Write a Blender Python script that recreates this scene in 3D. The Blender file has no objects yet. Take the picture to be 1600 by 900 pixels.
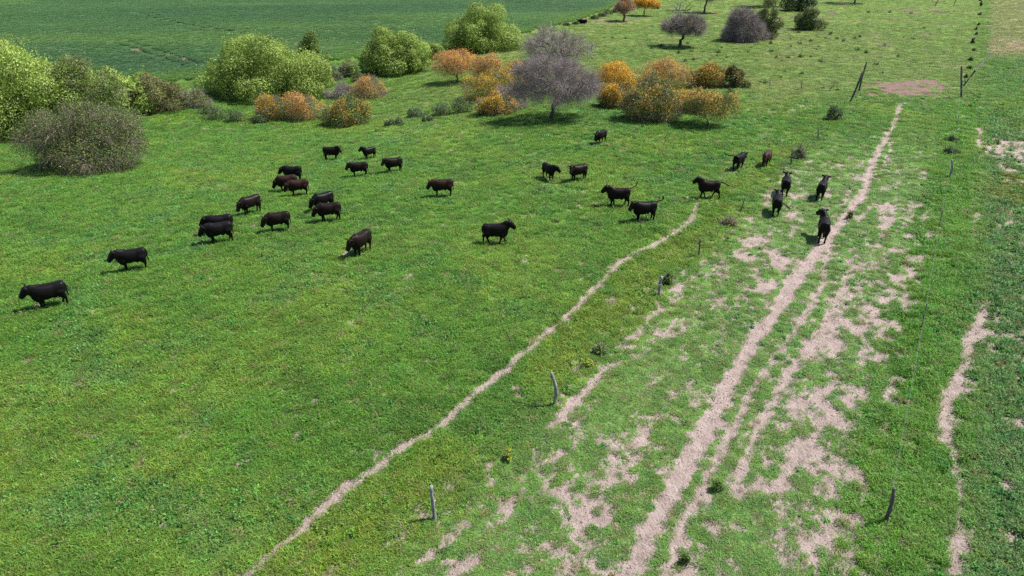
import bpy, bmesh, math, random
import numpy as np
from math import radians, sin, cos, pi, atan2, sqrt
from mathutils import Vector, Matrix

SC = bpy.context.scene
COL = SC.collection
rng = np.random.default_rng(7)
random.seed(7)

# ------------------------------------------------------------------ camera, sky, sun, exposure
CAM_H = 18.0
PITCH = radians(27.86)
FPX = 24.0 / 36.0 * 1600.0
cam_d = bpy.data.cameras.new('camera'); cam_d.lens = 24.0; cam_d.sensor_width = 36.0
cam_d.clip_start = 0.1; cam_d.clip_end = 6000
cam = bpy.data.objects.new('camera', cam_d); COL.objects.link(cam)
cam.location = (0, 0, CAM_H); cam.rotation_euler = (pi / 2 - PITCH, 0, 0)
SC.camera = cam

SUN_EL = radians(57.0)
SUN_DIR = Vector((1.0, 0.30, 0)).normalized()          # horizontal direction towards the sun
world = bpy.data.worlds.new('World'); SC.world = world; world.use_nodes = True
nt = world.node_tree; nt.nodes.clear()
sky = nt.nodes.new('ShaderNodeTexSky'); sky.sky_type = 'NISHITA'; sky.sun_disc = False
sky.sun_elevation = SUN_EL; sky.sun_rotation = atan2(SUN_DIR.x, SUN_DIR.y)
bg = nt.nodes.new('ShaderNodeBackground'); bg.inputs['Strength'].default_value = 0.08
wo = nt.nodes.new('ShaderNodeOutputWorld')
nt.links.new(sky.outputs[0], bg.inputs[0]); nt.links.new(bg.outputs[0], wo.inputs[0])
sun_d = bpy.data.lights.new('sun', 'SUN'); sun_d.energy = 4.5; sun_d.angle = radians(0.53); sun_d.color = (1, 0.96, 0.90)
sun = bpy.data.objects.new('sun', sun_d); COL.objects.link(sun)
sv = Vector((SUN_DIR.x * cos(SUN_EL), SUN_DIR.y * cos(SUN_EL), sin(SUN_EL)))
sun.rotation_euler = sv.to_track_quat('Z', 'Y').to_euler(); sun.location = (40, 20, 60)

vs = SC.view_settings
vs.view_transform = 'Standard'; vs.look = 'None'; vs.gamma = 1.0; vs.exposure = 0.88; vs.use_curve_mapping = False
SC.render.engine = 'CYCLES'
SC.cycles.max_bounces = 6; SC.cycles.diffuse_bounces = 3; SC.cycles.transmission_bounces = 3
SC.cycles.use_denoising = False

# ------------------------------------------------------------------ noise, terrain, projection
def _hash(ix, iy, seed):
    h = (ix.astype(np.int64) * 374761393 + iy.astype(np.int64) * 668265263 + seed * 974711) & 0xFFFFFFFF
    h = ((h ^ (h >> 13)) * 1274126177) & 0xFFFFFFFF
    h = (h ^ (h >> 16)) & 0xFFFFFFFF
    return h / 4294967295.0
def vnoise(x, y, seed=0):
    x = np.asarray(x, float); y = np.asarray(y, float)
    ix = np.floor(x); iy = np.floor(y); fx = x - ix; fy = y - iy
    fx = fx * fx * (3 - 2 * fx); fy = fy * fy * (3 - 2 * fy)
    a = _hash(ix, iy, seed); b = _hash(ix + 1, iy, seed); c = _hash(ix, iy + 1, seed); d = _hash(ix + 1, iy + 1, seed)
    return (a + (b - a) * fx) * (1 - fy) + (c + (d - c) * fx) * fy
def fbm(x, y, octs=4, seed=0, gain=0.5):
    s = 0; a = 1.0; t = 0
    for k in range(octs):
        s = s + a * vnoise(x * 2.03 ** k + 17.3 * k, y * 2.03 ** k - 9.1 * k, seed + k); t += a; a *= gain
    return s / t
def sstep(a, b, x):
    t = np.clip((x - a) / (b - a), 0, 1); return t * t * (3 - 2 * t)
def terrain(x, y):
    x = np.asarray(x, float); y = np.asarray(y, float)
    w = 1 - sstep(-26, 12, x)
    yy = np.clip(y, 25, 85)
    z = -0.7 + 2.1 * np.cos(np.pi * (yy - 25) / 60)
    z = z + 2.8 * sstep(85, 175, y)
    und = (fbm(x / 23.0, y / 23.0, 2, 5) - 0.5) * 0.5 + 5.0 * sstep(200, 700, y)
    return z * w + und
RIGHT = np.array([1, 0, 0.0]); FWD = np.array([0, cos(PITCH), -sin(PITCH)]); UPV = np.array([0, sin(PITCH), cos(PITCH)])
_T = np.concatenate([np.linspace(14, 120, 1600), np.geomspace(120.1, 1200, 1200)])
def gp(u, v):
    """ground point seen at a position of the photograph (1600 x 900)"""
    d = FWD + RIGHT * (u - 800) / FPX - UPV * (v - 450) / FPX
    P = np.array([0, 0, CAM_H]) + _T[:, None] * d
    below = P[:, 2] < terrain(P[:, 0], P[:, 1])
    i = int(np.argmax(below)) if below.any() else len(_T) - 1
    i = max(i, 1); lo, hi = _T[i - 1], _T[i]
    for _ in range(18):
        m = (lo + hi) / 2; q = np.array([0, 0, CAM_H]) + m * d
        if q[2] < float(terrain(q[0], q[1])): hi = m
        else: lo = m
    q = np.array([0, 0, CAM_H]) + hi * d
    return Vector((q[0], q[1], float(terrain(q[0], q[1]))))
def mpp(p):                                            # metres per photograph pixel at a world point
    d = np.array([p[0], p[1], p[2] - CAM_H]); return float(d @ FWD) / FPX
VZ = 450 + FPX / math.tan(PITCH)
def plumb(u, v, dv): return (u - 800) * dv / (VZ - v)     # sideways picture shift of a plumb line dv pixels tall
def dep(p): return math.atan2(CAM_H - p[2], math.hypot(p[0], p[1]))

# ------------------------------------------------------------------ mesh and object helpers
def tag(o, label=None, cat=None, group=None, kind=None):
    if label: o['label'] = label
    if cat: o['category'] = cat
    if group: o['group'] = group
    if kind: o['kind'] = kind
    return o
def empty(name, loc, rz=0):
    o = bpy.data.objects.new(name, None); COL.objects.link(o); o.empty_display_size = 0.3
    o.location = loc; o.rotation_euler = (0, 0, rz); return o
def np_mesh(name, V, F, tint=None, smooth=False):
    """V (n,3), F (m,k) -> mesh; tint (n,3) stored as point colour"""
    V = np.asarray(V, np.float32); F = np.asarray(F, np.int32); k = F.shape[1]
    me = bpy.data.meshes.new(name)
    me.vertices.add(len(V)); me.vertices.foreach_set('co', V.ravel())
    me.loops.add(F.size); me.loops.foreach_set('vertex_index', F.ravel())
    me.polygons.add(len(F)); me.polygons.foreach_set('loop_start', np.arange(0, F.size, k, dtype=np.int32))
    if smooth: me.polygons.foreach_set('use_smooth', np.ones(len(F), bool))
    me.update(calc_edges=True)
    if tint is not None:
        at = me.attributes.new('tint', 'FLOAT_COLOR', 'POINT')
        at.data.foreach_set('color', np.concatenate([tint, np.ones((len(V), 1))], 1).astype(np.float32).ravel())
    return me
def obj(name, me, mat=None, parent=None):
    o = bpy.data.objects.new(name, me); COL.objects.link(o)
    if mat is not None and len(me.materials) == 0: me.materials.append(mat)
    if parent is not None: o.parent = parent
    return o
class Tubes:
    """collects tapered tubes into one mesh"""
    def __init__(s, sides=6): s.V = []; s.F = []; s.n = 0; s.k = sides
    def add(s, pts, rad, cap=True):
        pts = np.asarray(pts, float); k = s.k; m = len(pts)
        rad = np.broadcast_to(np.asarray(rad, float), (m,))
        d = np.gradient(pts, axis=0); d /= np.linalg.norm(d, axis=1)[:, None] + 1e-9
        ref = np.where(np.abs(d[:, 2:3]) > 0.9, np.array([[1.0, 0, 0]]), np.array([[0, 0, 1.0]]))
        a = np.cross(d, ref); a /= np.linalg.norm(a, axis=1)[:, None] + 1e-9
        b = np.cross(d, a); th = np.arange(k) * 2 * pi / k
        R = pts[:, None] + rad[:, None, None] * (a[:, None] * np.cos(th)[None, :, None] + b[:, None] * np.sin(th)[None, :, None])
        s.V.append(R.reshape(-1, 3)); base = s.n
        for i in range(m - 1):
            for j in range(k):
                j2 = (j + 1) % k
                s.F.append((base + i * k + j, base + i * k + j2, base + (i + 1) * k + j2, base + (i + 1) * k + j))
        s.n += m * k
        if cap:
            c = base + (m - 1) * k
            s.V.append(pts[-1:].copy()); e = s.n; s.n += 1
            for j in range(k): s.F.append((c + j, c + (j + 1) % k, e, e))
        return s
    def mesh(s, name, smooth=True):
        V = np.concatenate(s.V)
        me = bpy.data.meshes.new(name)
        me.from_pydata(V.tolist(), [], [f if f[2] != f[3] else f[:3] for f in s.F])
        if smooth: me.polygons.foreach_set('use_smooth', np.ones(len(me.polygons), bool))
        me.update(); return me
def unit(a): return a / (np.linalg.norm(a, axis=-1, keepdims=True) + 1e-9)
def leaf_quads(P, D, L, W, tint, nrm=None):
    """diamond leaves: centre P, direction D, length L, width W"""
    n = len(P); D = unit(D); S = unit(np.cross(D, unit(rng.normal(size=(n, 3)) if nrm is None else nrm + rng.normal(size=(n, 3)) * .38)))
    L = np.broadcast_to(L, (n,))[:, None]; W = np.broadcast_to(W, (n,))[:, None]
    N = np.cross(D, S)
    V = np.stack([P - D * L / 2, P + S * W / 2 + N * W * .12, P + D * L / 2, P - S * W / 2 + N * W * .12], 1).reshape(-1, 3)
    F = np.arange(n * 4).reshape(n, 4)
    return V, F, np.repeat(tint, 4, axis=0)
def twig_tris(P, D, L, W, tint, bend=0.0):
    """thin tapering twigs as two-segment blades"""
    n = len(P); D = unit(D); S = unit(np.cross(D, unit(rng.normal(size=(n, 3)))))
    L = np.broadcast_to(L, (n,))[:, None]; W = np.broadcast_to(W, (n,))[:, None]
    kink = rng.normal(size=(n, 3)) * L * 0.12
    mid = P + D * L * .5 + kink; tip = P + D * L + kink * .6 + np.array([0, 0, -1.0]) * L * bend
    V = np.stack([P - S * W / 2, P + S * W / 2, mid + S * W * .35, tip, mid - S * W * .35], 1).reshape(-1, 3)
    b = (np.arange(n) * 5)[:, None]
    F = np.concatenate([b + np.array([[0, 1, 2, 4]])], 0); F2 = np.concatenate([b + np.array([[4, 2, 3, 3]])], 0)
    return V, np.concatenate([F, ]), F2[:, :3], np.repeat(tint, 5, axis=0)

# ------------------------------------------------------------------ materials
def new_mat(name):
    m = bpy.data.materials.new(name); m.use_nodes = True
    t = m.node_tree; b = t.nodes['Principled BSDF']; return m, t, b
def N(t, kind, **kw):
    n = t.nodes.new(kind)
    for k, v in kw.items(): setattr(n, k, v)
    return n
def math_n(t, op, a, b=None, clamp=False):
    n = t.nodes.new('ShaderNodeMath'); n.operation = op; n.use_clamp = clamp
    for i, v in enumerate((a, b)):
        if v is None: continue
        if isinstance(v, (int, float)): n.inputs[i].default_value = v
        else: t.links.new(v, n.inputs[i])
    return n.outputs[0]
def mixc(t, fac, a, b, blend='MIX'):
    n = t.nodes.new('ShaderNodeMix'); n.data_type = 'RGBA'; n.blend_type = blend
    for s, v in ((n.inputs[0], fac), (n.inputs[6], a), (n.inputs[7], b)):
        if isinstance(v, (int, float)): s.default_value = v
        elif isinstance(v, tuple): s.default_value = (*v, 1)
        else: t.links.new(v, s)
    return n.outputs[2]
def noise_n(t, scale, detail=4, rough=.55, vec=None):
    n = t.nodes.new('ShaderNodeTexNoise'); n.inputs['Scale'].default_value = scale
    n.inputs['Detail'].default_value = detail; n.inputs['Roughness'].default_value = rough
    if vec is not None: t.links.new(vec, n.inputs['Vector'])
    return n.outputs[0]

def leaf_material(name, attr_type='GEOMETRY', rough=.5, trans=.3, spec=.3):
    m, t, b = new_mat(name)
    a = N(t, 'ShaderNodeAttribute', attribute_name='tint', attribute_type=attr_type)
    col = a.outputs['Color']
    if attr_type == 'INSTANCER':
        sh = N(t, 'ShaderNodeAttribute', attribute_name='shade'); col = mixc(t, 1.0, col, sh.outputs['Color'], 'MULTIPLY')
    b.inputs['Roughness'].default_value = rough; b.inputs['Specular IOR Level'].default_value = spec
    t.links.new(col, b.inputs['Base Color'])
    if trans > 0:
        tr = N(t, 'ShaderNodeBsdfTranslucent'); t.links.new(col, tr.inputs[0])
        mx = N(t, 'ShaderNodeMixShader'); mx.inputs[0].default_value = trans
        t.links.new(b.outputs[0], mx.inputs[1]); t.links.new(tr.outputs[0], mx.inputs[2])
        t.links.new(mx.outputs[0], t.nodes['Material Output'].inputs[0])
    return m
M_LEAF = leaf_material('foliage')
M_TWIG = leaf_material('twigs', rough=.8, trans=0, spec=.15)
M_GRASS = leaf_material('grass', 'INSTANCER', rough=.5, trans=.42, spec=.25)

def bark_material(name, c1, c2, scale=9):
    m, t, b = new_mat(name)
    tc = N(t, 'ShaderNodeTexCoord'); mp = N(t, 'ShaderNodeMapping'); mp.inputs['Scale'].default_value = (1, 1, .22)
    t.links.new(tc.outputs['Object'], mp.inputs[0])
    f = noise_n(t, scale, 6, .65, mp.outputs[0])
    rmp = N(t, 'ShaderNodeValToRGB'); t.links.new(f, rmp.inputs[0])
    rmp.color_ramp.elements[0].position = .36; rmp.color_ramp.elements[1].position = .66
    rmp.color_ramp.elements[0].color = (*c1, 1); rmp.color_ramp.elements[1].color = (*c2, 1)
    t.links.new(rmp.outputs[0], b.inputs['Base Color']); b.inputs['Roughness'].default_value = .9
    bp = N(t, 'ShaderNodeBump'); bp.inputs['Strength'].default_value = .6; bp.inputs['Distance'].default_value = .02
    t.links.new(f, bp.inputs['Height']); t.links.new(bp.outputs[0], b.inputs['Normal'])
    return m
M_BARK = bark_material('bark', (.035, .028, .024), (.10, .085, .075))
M_POST = bark_material('weathered_post', (.09, .09, .09), (.36, .35, .34), 14)
M_POSTD = bark_material('dark_post', (.035, .032, .03), (.13, .12, .115), 14)
M_DEAD = bark_material('dead_wood', (.12, .11, .11), (.32, .30, .30))
m, t, b = new_mat('fence_wire'); b.inputs['Base Color'].default_value = (.22, .23, .23, 1); b.inputs['Metallic'].default_value = .6; b.inputs['Roughness'].default_value = .55
f = noise_n(t, 30); t.links.new(math_n(t, 'MULTIPLY_ADD', f, .3), b.inputs['Roughness']); M_WIRE = m

# ------------------------------------------------------------------ what lies where on the ground
# paths and worn strips: polyline of (photo x, photo y, half width in photo pixels), strength
STROKES = [
 ([(974,912,19),(985,893,18),(1016,830,18),(1050,767,17),(1078,715,17),(1108,667,17),(1139,600,15),(1158,565,13),(1176,533,12),(1203,500,13),(1226,467,12),(1247,433,11),(1271,400,8),(1290,377,9),(1312,350,7),(1330,327,6),(1351,300,5),(1356,270,5),(1372,238,4.5),(1385,212,4.2),(1400,188,3.8),(1408,162,3)], 1.3),
 ([(1420,137,30)], .0),
 ([(1418,124,3),(1413,100,2.5),(1395,85,2.5),(1375,65,2.5),(1360,45,3.5)], .62),
 ([(1360,284,3),(1380,262,2.5),(1390,235,2.5),(1393,215,2)], .55),
 ([(1036,905,10),(1058,850,10),(1075,800,10),(1095,765,9),(1115,730,8),(1135,695,7),(1160,645,7),(1175,610,6),(1200,573,5),(1215,552,5),(1240,520,4.5),(1265,480,4.5),(1285,445,4.5),(1290,410,3.5),(1298,385,3)], .88),
 ([(1148,775,8),(1160,730,8),(1180,690,7),(1200,640,8),(1232,585,8),(1255,555,9),(1285,520,10),(1305,480,8),(1318,450,6),(1325,430,5),(1330,405,4)], .8),
 ([(1272,555,7),(1300,525,7),(1322,475,6),(1345,440,7)], .75),
 ([(1343,346,3.5),(1352,332,3.5),(1360,322,3)], .85),
 ([(1316,319,2.5),(1330,298,2.5),(1342,272,2.5)], .66),
 ([(365,915,8),(385,900,8),(440,855,8),(475,825,8),(497,800,13),(530,770,16),(560,752,13),(580,738,9),(600,722,6.5),(625,700,7),(650,687,7),(680,668,7),(700,652,6),(720,636,7),(740,618,6.5),(760,602,6.5),(800,568,7),(830,543,6),(862,512,6),(890,490,5.5),(915,465,6),(935,447,7),(950,432,5),(968,412,5)], 1.3),
 ([(968,412,5),(985,397,5),(1010,388,6),(1030,379,7),(1052,364,5)], .96),
 ([(1052,364,6),(1070,352,5.5),(1083,338,4.5),(1090,318,4)], 1.1),
 ([(1090,320,2.5),(1110,295,2.5),(1140,262,2.5),(1170,228,2.5),(1210,195,2.5),(1250,165,2.5),(1280,148,2.5)], .42),
 ([(855,668,6),(880,650,9),(905,620,10),(930,595,9),(943,575,6)], .85),
 ([(975,545,6),(990,525,6),(1010,505,6),(1030,485,6),(1050,470,4.5),(1075,438,4.5),(1087,430,3)], .64),
 ([(660,875,8),(680,860,9),(700,840,9),(722,818,8)], .78),
 ([(1475,660,14),(1480,640,15),(1484,615,14),(1492,596,11),(1508,574,8),(1516,538,10),(1522,515,11),(1540,488,12)], .97),
 ([(1480,667,14),(1487,700,9),(1497,730,10),(1499,770,6),(1500,805,5),(1500,843,10),(1494,892,17)], .95),
 ([(1529,198,3),(1530,212,3.5),(1531,226,5)], .95),
 ([(1527,395,3.5),(1525,375,3),(1523,320,2.5),(1527,290,2)], .7),
]
# bare blobs: photo x, y, half width, half height in pixels, strength
BLOBS = """1420 440 14 12 .9;1428 425 12 8 .8;1405 470 20 18 .85;1370 500 25 18 .68;1395 515 18 14 .74;1345 510 20 15 .62;1355 490 10 12 .7;1300 540 15 12 .6;1400 435 8 6 .7;1370 440 10 8 .6
1435 335 13 18 .85;1440 365 11 16 .7;1430 400 12 12 .7;1438 320 6 6 .8;1388 325 9 7 .75;1385 345 7 8 .75;1385 400 5 9 .72;1350 415 8 6 .72;1412 390 6 8 .62;1425 370 9 5 .7;1375 555 22 8 .62;1400 590 8 5 .85
1290 633 16 25 .88;1330 620 25 15 .8;1385 620 14 16 .8;1240 650 15 25 .62;1210 640 8 15 .7;1385 675 8 10 .75;1325 670 8 6 .62;1370 700 8 12 .62;1265 700 30 20 .62;1270 720 22 20 .72;1230 780 30 20 .6;1290 760 15 15 .64;1325 740 20 15 .64;1350 770 15 10 .64;1330 852 46 36 .92;1355 820 20 20 .82;1300 830 22 20 .74;1240 830 20 25 .64;1270 872 28 20 .66;1215 720 16 20 .6;1320 690 14 10 .6
1543 484 12 10 .8;1533 513 15 6 .7;1587 511 12 8 .72;1584 584 6 5 .62;1500 843 10 16 .82;1493 890 20 12 .84;1450 893 9 7 .8;1583 843 10 6 .85;1600 640 8 8 .6;1575 760 8 8 .7;1560 500 16 8 .9;1590 525 12 8 .9;1560 545 12 6 .75;1475 690 12 14 .95;1510 600 8 8 .85;1535 575 8 6 .7;1590 660 12 8 .8;1590 840 14 8 1.0;1470 885 14 10 .9;1505 870 14 12 .95;1530 640 7 6 .65;1560 700 8 6 .65
1539 233 7 3 .9;1576 236 27 8 1.0;1581 222 16 6 .95;1570 263 11 5 1;1562 254 6 3 .9;1595 244 7 6 .95;1600 211 9 4 .75;1558 217 15 2 .85;1533 249 4 2 .75;1600 256 8 4 .7
983 537 8 10 .76;957 470 6 8 .82;990 480 10 5 .72;1007 457 4 6 .72;1022 438 8 5 .74;1045 527 13 8 .8;1060 512 9 7 .7;947 518 5 4 .62;1030 618 9 5 .64;1082 607 6 10 .64;1052 652 8 5 .72;967 690 20 18 .66;957 713 12 8 .84;1010 680 16 12 .62;982 747 10 10 .74;933 750 18 10 .66;950 737 6 6 .84;888 770 6 5 .74;915 780 8 10 .66;897 800 22 14 .66;953 797 8 5 .74;820 830 12 12 .62;815 858 8 8 .66;890 865 14 8 .74;877 887 8 6 .74;910 843 14 14 .58;1120 827 8 14 .62;947 887 18 12 .74;857 853 8 5 .62;1160 823 8 8 .55;1193 760 12 18 .62;1087 897 14 8 .64
593 662 6 5 .72;732 735 9 5 .8;712 760 8 6 .8;612 758 8 8 .68;677 775 10 5 .62;650 800 11 8 .68;552 838 9 6 .74;582 850 12 12 .64;502 863 6 9 .58;720 887 12 10 .74;777 818 6 5 .68;278 710 5 3 .6;740 870 12 8 .55;640 893 8 5 .6
1054 390 7 6 .78;1120 396 5 5 .74;1107 410 9 4 .64;1172 379 12 4 .82;1190 373 10 4 .8;1168 400 9 5 .84;1209 397 8 6 .84;1230 413 13 7 .82;1200 416 8 4 .72;1184 430 5 6 .74;1198 440 7 8 .84;1185 450 9 5 .84;1165 465 10 3 .62;1134 472 12 6 .54;1204 302 6 8 .84;1232 305 15 4 .82;1296 305 6 3 .64;1168 340 5 3 .66;1238 338 5 4 .66
1415 139 36 8 1.25;1440 133 24 7 1.05;1385 143 12 4 .6;1460 130 10 4 .5;1360 147 8 2 .6;952 33 44 4 .5;1490 152 8 3 .6;1545 158 14 3 .55"""
STR = []
for pl, s in STROKES:
    if s <= 0: continue
    pts = [gp(u, v) for u, v, w in pl]
    hw = [max(.12, (.78 if w > 11 else .80 if s < .95 else 1.02) * w * mpp(p) + .035) for (u, v, w), p in zip(pl, pts)]
    STR.append((np.array([[p.x, p.y] for p in pts]), np.array(hw), s * 1.12))
BLB = []
for it in BLOBS.replace('\n', ';').split(';'):
    u, v, rx, ry, s = map(float, it.split())
    p = gp(u, v); q = gp(u, v - ry); q2 = gp(u, v + ry)
    BLB.append((p.x, p.y, 1.15 * rx * mpp(p) + .05, 1.15 * max(.15, .5 * math.hypot(q.x - q2.x, q.y - q2.y)), atan2(p.y, p.x), s))
LF0, LF1 = gp(678, 810), gp(1330, 160)                  # line of the old fence
RF0, RF1 = gp(1384, 815), gp(1502, 153)                 # line of the wire fence on the right
def side(a, b, x, y):                                  # signed distance from line a-b, positive on the right
    dx, dy = b.x - a.x, b.y - a.y; L = math.hypot(dx, dy)
    return ((x - a.x) * dy - (y - a.y) * dx) / L
MP0, MP1 = gp(1016, 830), gp(1271, 400)                 # line of the trodden path
STREAK = np.array([MP1.x - MP0.x + .5, MP1.y - MP0.y]); STREAK = STREAK / np.linalg.norm(STREAK)
WHEAT_EDGE = [(-300, 160), (0, 150), (150, 140), (300, 128), (430, 118), (520, 98), (620, 88), (700, 80), (800, 60), (860, 44), (905, 33), (945, 18), (975, 4), (1010, -14)]
WE = np.array([[gp(u, v).x, gp(u, v).y] for u, v in WHEAT_EDGE])
WE = np.vstack([[-900, WE[0, 1] - 60], WE, [WE[-1, 0] + 60, 700], [WE[-1, 0] + 100, 3000]])
def wheat_dist(x, y):                                  # > 0 inside the crop, metres (along y)
    return y - np.interp(x, WE[:, 0], WE[:, 1])
def cover(x, y):
    """how bare the ground is, before it is broken up"""
    x = np.asarray(x, float); y = np.asarray(y, float); c = np.zeros_like(x)
    wob = (fbm(x * 1.3, y * 1.3, 3, 21) - .5)
    for P, hw, s in STR:
        mx = hw.max() * 2 + .3
        sel = np.nonzero((x > P[:, 0].min() - mx) & (x < P[:, 0].max() + mx) & (y > P[:, 1].min() - mx) & (y < P[:, 1].max() + mx))[0]
        if len(sel) == 0: continue
        xs, ys = x[sel], y[sel]; best = np.full(len(sel), 9.0)
        for i in range(len(P) - 1):
            a, b = P[i], P[i + 1]; d = b - a; L2 = d @ d
            t_ = np.clip(((xs - a[0]) * d[0] + (ys - a[1]) * d[1]) / L2, 0, 1)
            r = np.hypot(xs - a[0] - t_ * d[0], ys - a[1] - t_ * d[1]) / (hw[i] + (hw[i + 1] - hw[i]) * t_)
            best = np.minimum(best, r)
        best = best * (1 + .42 * wob[sel])
        c[sel] = np.maximum(c[sel], s * (1 - sstep(.65, 1.35, best)))
    cp = c.copy(); c[:] = 0
    for bx, by, rx, ry, an, s in BLB:
        m_ = max(rx, ry) * 1.8
        sel = np.nonzero((np.abs(x - bx) < m_) & (np.abs(y - by) < m_))[0]
        if len(sel) == 0: continue
        dx, dy = x[sel] - bx, y[sel] - by
        u_ = dx * cos(an) + dy * sin(an); v_ = -dx * sin(an) + dy * cos(an)   # u along the line of sight
        r = np.sqrt((u_ / ry) ** 2 + (v_ / rx) ** 2) * (1 + .7 * wob[sel])
        c[sel] = np.maximum(c[sel], (s + .04) * (1 - sstep(.7, 1.75, r)))
    return cp, c
def worn_zone(x, y):
    return sstep(-1.5, 1.5, side(LF0, LF1, x, y)) * (1 - sstep(-2.2, -.8, side(RF0, RF1, x, y))) * (1 - sstep(52, 74, y))
def dirt(x, y):
    cp, cb = cover(x, y)
    wz = worn_zone(x, y)
    # streaks run along the fences
    al = x * STREAK[0] + y * STREAK[1]; ac = x * STREAK[1] - y * STREAK[0]
    n = .36 * fbm(ac * 1.9, al * .7, 3, 31) + .64 * fbm(ac * 5.0, al * 3.2, 3, 41, .62)
    mp_ = side(MP0, MP1, x, y); rt = sstep(1.5, 4, side(RF0, RF1, x, y)) * (1 - sstep(55, 70, y))
    bias = wz * (.11 + .07 * sstep(.5, 2.5, mp_) * (1 - sstep(36, 56, y)) + .04 * (1 - sstep(20, 34, y))) + .17 * rt
    return sstep(.34, .74, np.maximum(cp, cb * .80) + bias + (n - .5) * 3.9 * (1 - .80 * sstep(.75, 1.0, cp)))

def grass_colour(x, y):
    """albedo of the sward, linear rgb"""
    x = np.asarray(x, float); y = np.asarray(y, float)
    def C(r, g, b_): return np.array([r, g, b_])[None, :]
    n1 = fbm(x / 7.0, y / 7.0, 4, 51); n2 = fbm(x / 2.4, y / 2.4, 4, 61); n3 = fbm(x / 17., y / 17., 3, 71)
    base = C(.088, .186, .022) + 0 * x[:, None]
    def mix(a, b_, f): return a + (b_ - a) * np.clip(f, 0, 1)[:, None]
    base = mix(base, C(.130, .215, .026), sstep(.46, .70, n1) * .75)
    base = mix(base, C(.066, .150, .042), sstep(.52, .76, n2) * .38)                # bluish weeds
    base = mix(base, C(.048, .115, .018), sstep(.55, .78, 1 - n2) * .4)
    wz = worn_zone(x, y)
    base = mix(base, C(.098, .185, .034), wz * .8)
    lf = side(LF0, LF1, x, y)
    base = mix(base, C(.135, .20, .020), np.exp(-((lf + 1.6) / 2.2) ** 2) * (1 - sstep(45, 80, y)) * .75 * sstep(.3, .6, n2))
    rf = side(RF0, RF1, x, y)
    base = mix(base, C(.092, .205, .022), np.exp(-((rf - .2) / 1.6) ** 2) * .8)
    rightf = sstep(1.8, 3.5, rf)
    base = mix(base, C(.105, .19, .042), rightf * (1 - sstep(60, 80, y)))
    base = mix(base, C(.125, .175, .028), rightf * (1 - sstep(60, 80, y)) * sstep(.52, .68, n1))
    up = sstep(76, 90, y + (n3 - .5) * 14) * (1 - sstep(0, 3, rf)) * sstep(-28, -4, x)     # closely grazed rise
    base = mix(base, C(.122, .188, .032), up * .85)
    base = mix(base, C(.165, .205, .052), up * sstep(.5, .7, n1) * .5)
    fr = rightf * sstep(78, 86, y)
    base = mix(base, C(.085, .175, .026), fr * (1 - sstep(108, 114, y)))
    base = mix(base, C(.17, .20, .055), fr * sstep(108, 116, y))
    base = mix(base, C(.30, .24, .12), fr * np.exp(-((y - 122) / 7.0) ** 2) * sstep(.35, .6, n2) * .8)
    wd = wheat_dist(x, y) + (n2 - .5) * 1.5
    st = fbm(x / 40. + y / 70., y / 9., 3, 81)
    wheat = mix(C(.060, .146, .060) + 0 * x[:, None], C(.080, .178, .060), sstep(.4, .65, st))
    wheat = mix(wheat, C(.045, .118, .058), sstep(.5, .72, fbm(x / 60., y / 22., 3, 91)) * .7)
    wheat = mix(wheat, C(.085, .19, .032), np.exp(-((wd - 3) / 4.0) ** 2) * .7)
    base = mix(base * np.array([[1.58, 1.53, 2.0]]), wheat * np.array([[1.70, 1.42, 1.25]]), sstep(-.2, .6, wd))
    return base

TRAMS = []
for pl in ([(172, 68), (215, 82), (255, 95), (284, 107)], [(195, 66), (235, 79), (280, 93), (313, 104)], [(205, 22), (300, 44), (380, 55)]):
    TRAMS.append(np.array([[gp(u, v).x, gp(u, v).y] for u, v in pl]))
def tram(x, y):
    c = np.zeros_like(x)
    for P in TRAMS:
        for i in range(len(P) - 1):
            a, b = P[i], P[i + 1]; d = b - a
            t_ = np.clip(((x - a[0]) * d[0] + (y - a[1]) * d[1]) / (d @ d), 0, 1)
            c = np.maximum(c, 1 - sstep(.45, 1.0, np.hypot(x - a[0] - t_ * d[0], y - a[1] - t_ * d[1])))
    return c

# ------------------------------------------------------------------ ground sheet
def graded(segs):
    out = [segs[0][0]]
    for a, b, st0, st1 in segs:
        x = a
        while x < b - 1e-6:
            f = (x - a) / (b - a); x += st0 + (st1 - st0) * f; out.append(min(x, b))
    return np.unique(np.array(out))
gx = graded([(-1600, -120, 260, 12), (-120, -50, 6, .8), (-50, -13, .7, .3), (-13, 36, .165, .165), (36, 56, .2, .4), (56, 120, .8, 6), (120, 1600, 12, 260)])
gy = graded([(-400, 8, 60, 2), (8, 13, 1, .2), (13, 45, .165, .165), (45, 72, .2, .32), (72, 110, .4, .8), (110, 260, .8, 6), (260, 2600, 8, 200)])
X, Y = np.meshgrid(gx, gy); xf, yf = X.ravel(), Y.ravel()
dv = dirt(xf, yf); zf = terrain(xf, yf)
tr = tram(xf, yf)
near = (yf < 75)
zf = zf - .07 * dv * near + near * (1 - dv) * (vnoise(xf * 2.1, yf * 2.1, 3) - .5) * .05
wd_ = sstep(-.3, .8, wheat_dist(xf, yf)); zf = zf + wd_ * .45 - tr * wd_ * .28
nx, ny = len(gx), len(gy)
ii = (np.arange(ny - 1)[:, None] * nx + np.arange(nx - 1)[None, :]).ravel()
gm = np_mesh('ground', np.stack([xf, yf, zf], 1), np.stack([ii, ii + 1, ii + nx + 1, ii + nx], 1), grass_colour(xf, yf) * ((1 - .40 * tr * wd_) * (1 - .25 * wd_))[:, None], smooth=True)  # crop ground colour darkened to match its self-shadowed tufts; tramlines darker soil
at = gm.attributes.new('dirt', 'FLOAT', 'POINT'); at.data.foreach_set('value', np.clip(dv + .30 * worn_zone(xf, yf) + .16 * sstep(1.5, 4, side(RF0, RF1, xf, yf)) * near, 0, 1).astype(np.float32))

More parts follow.
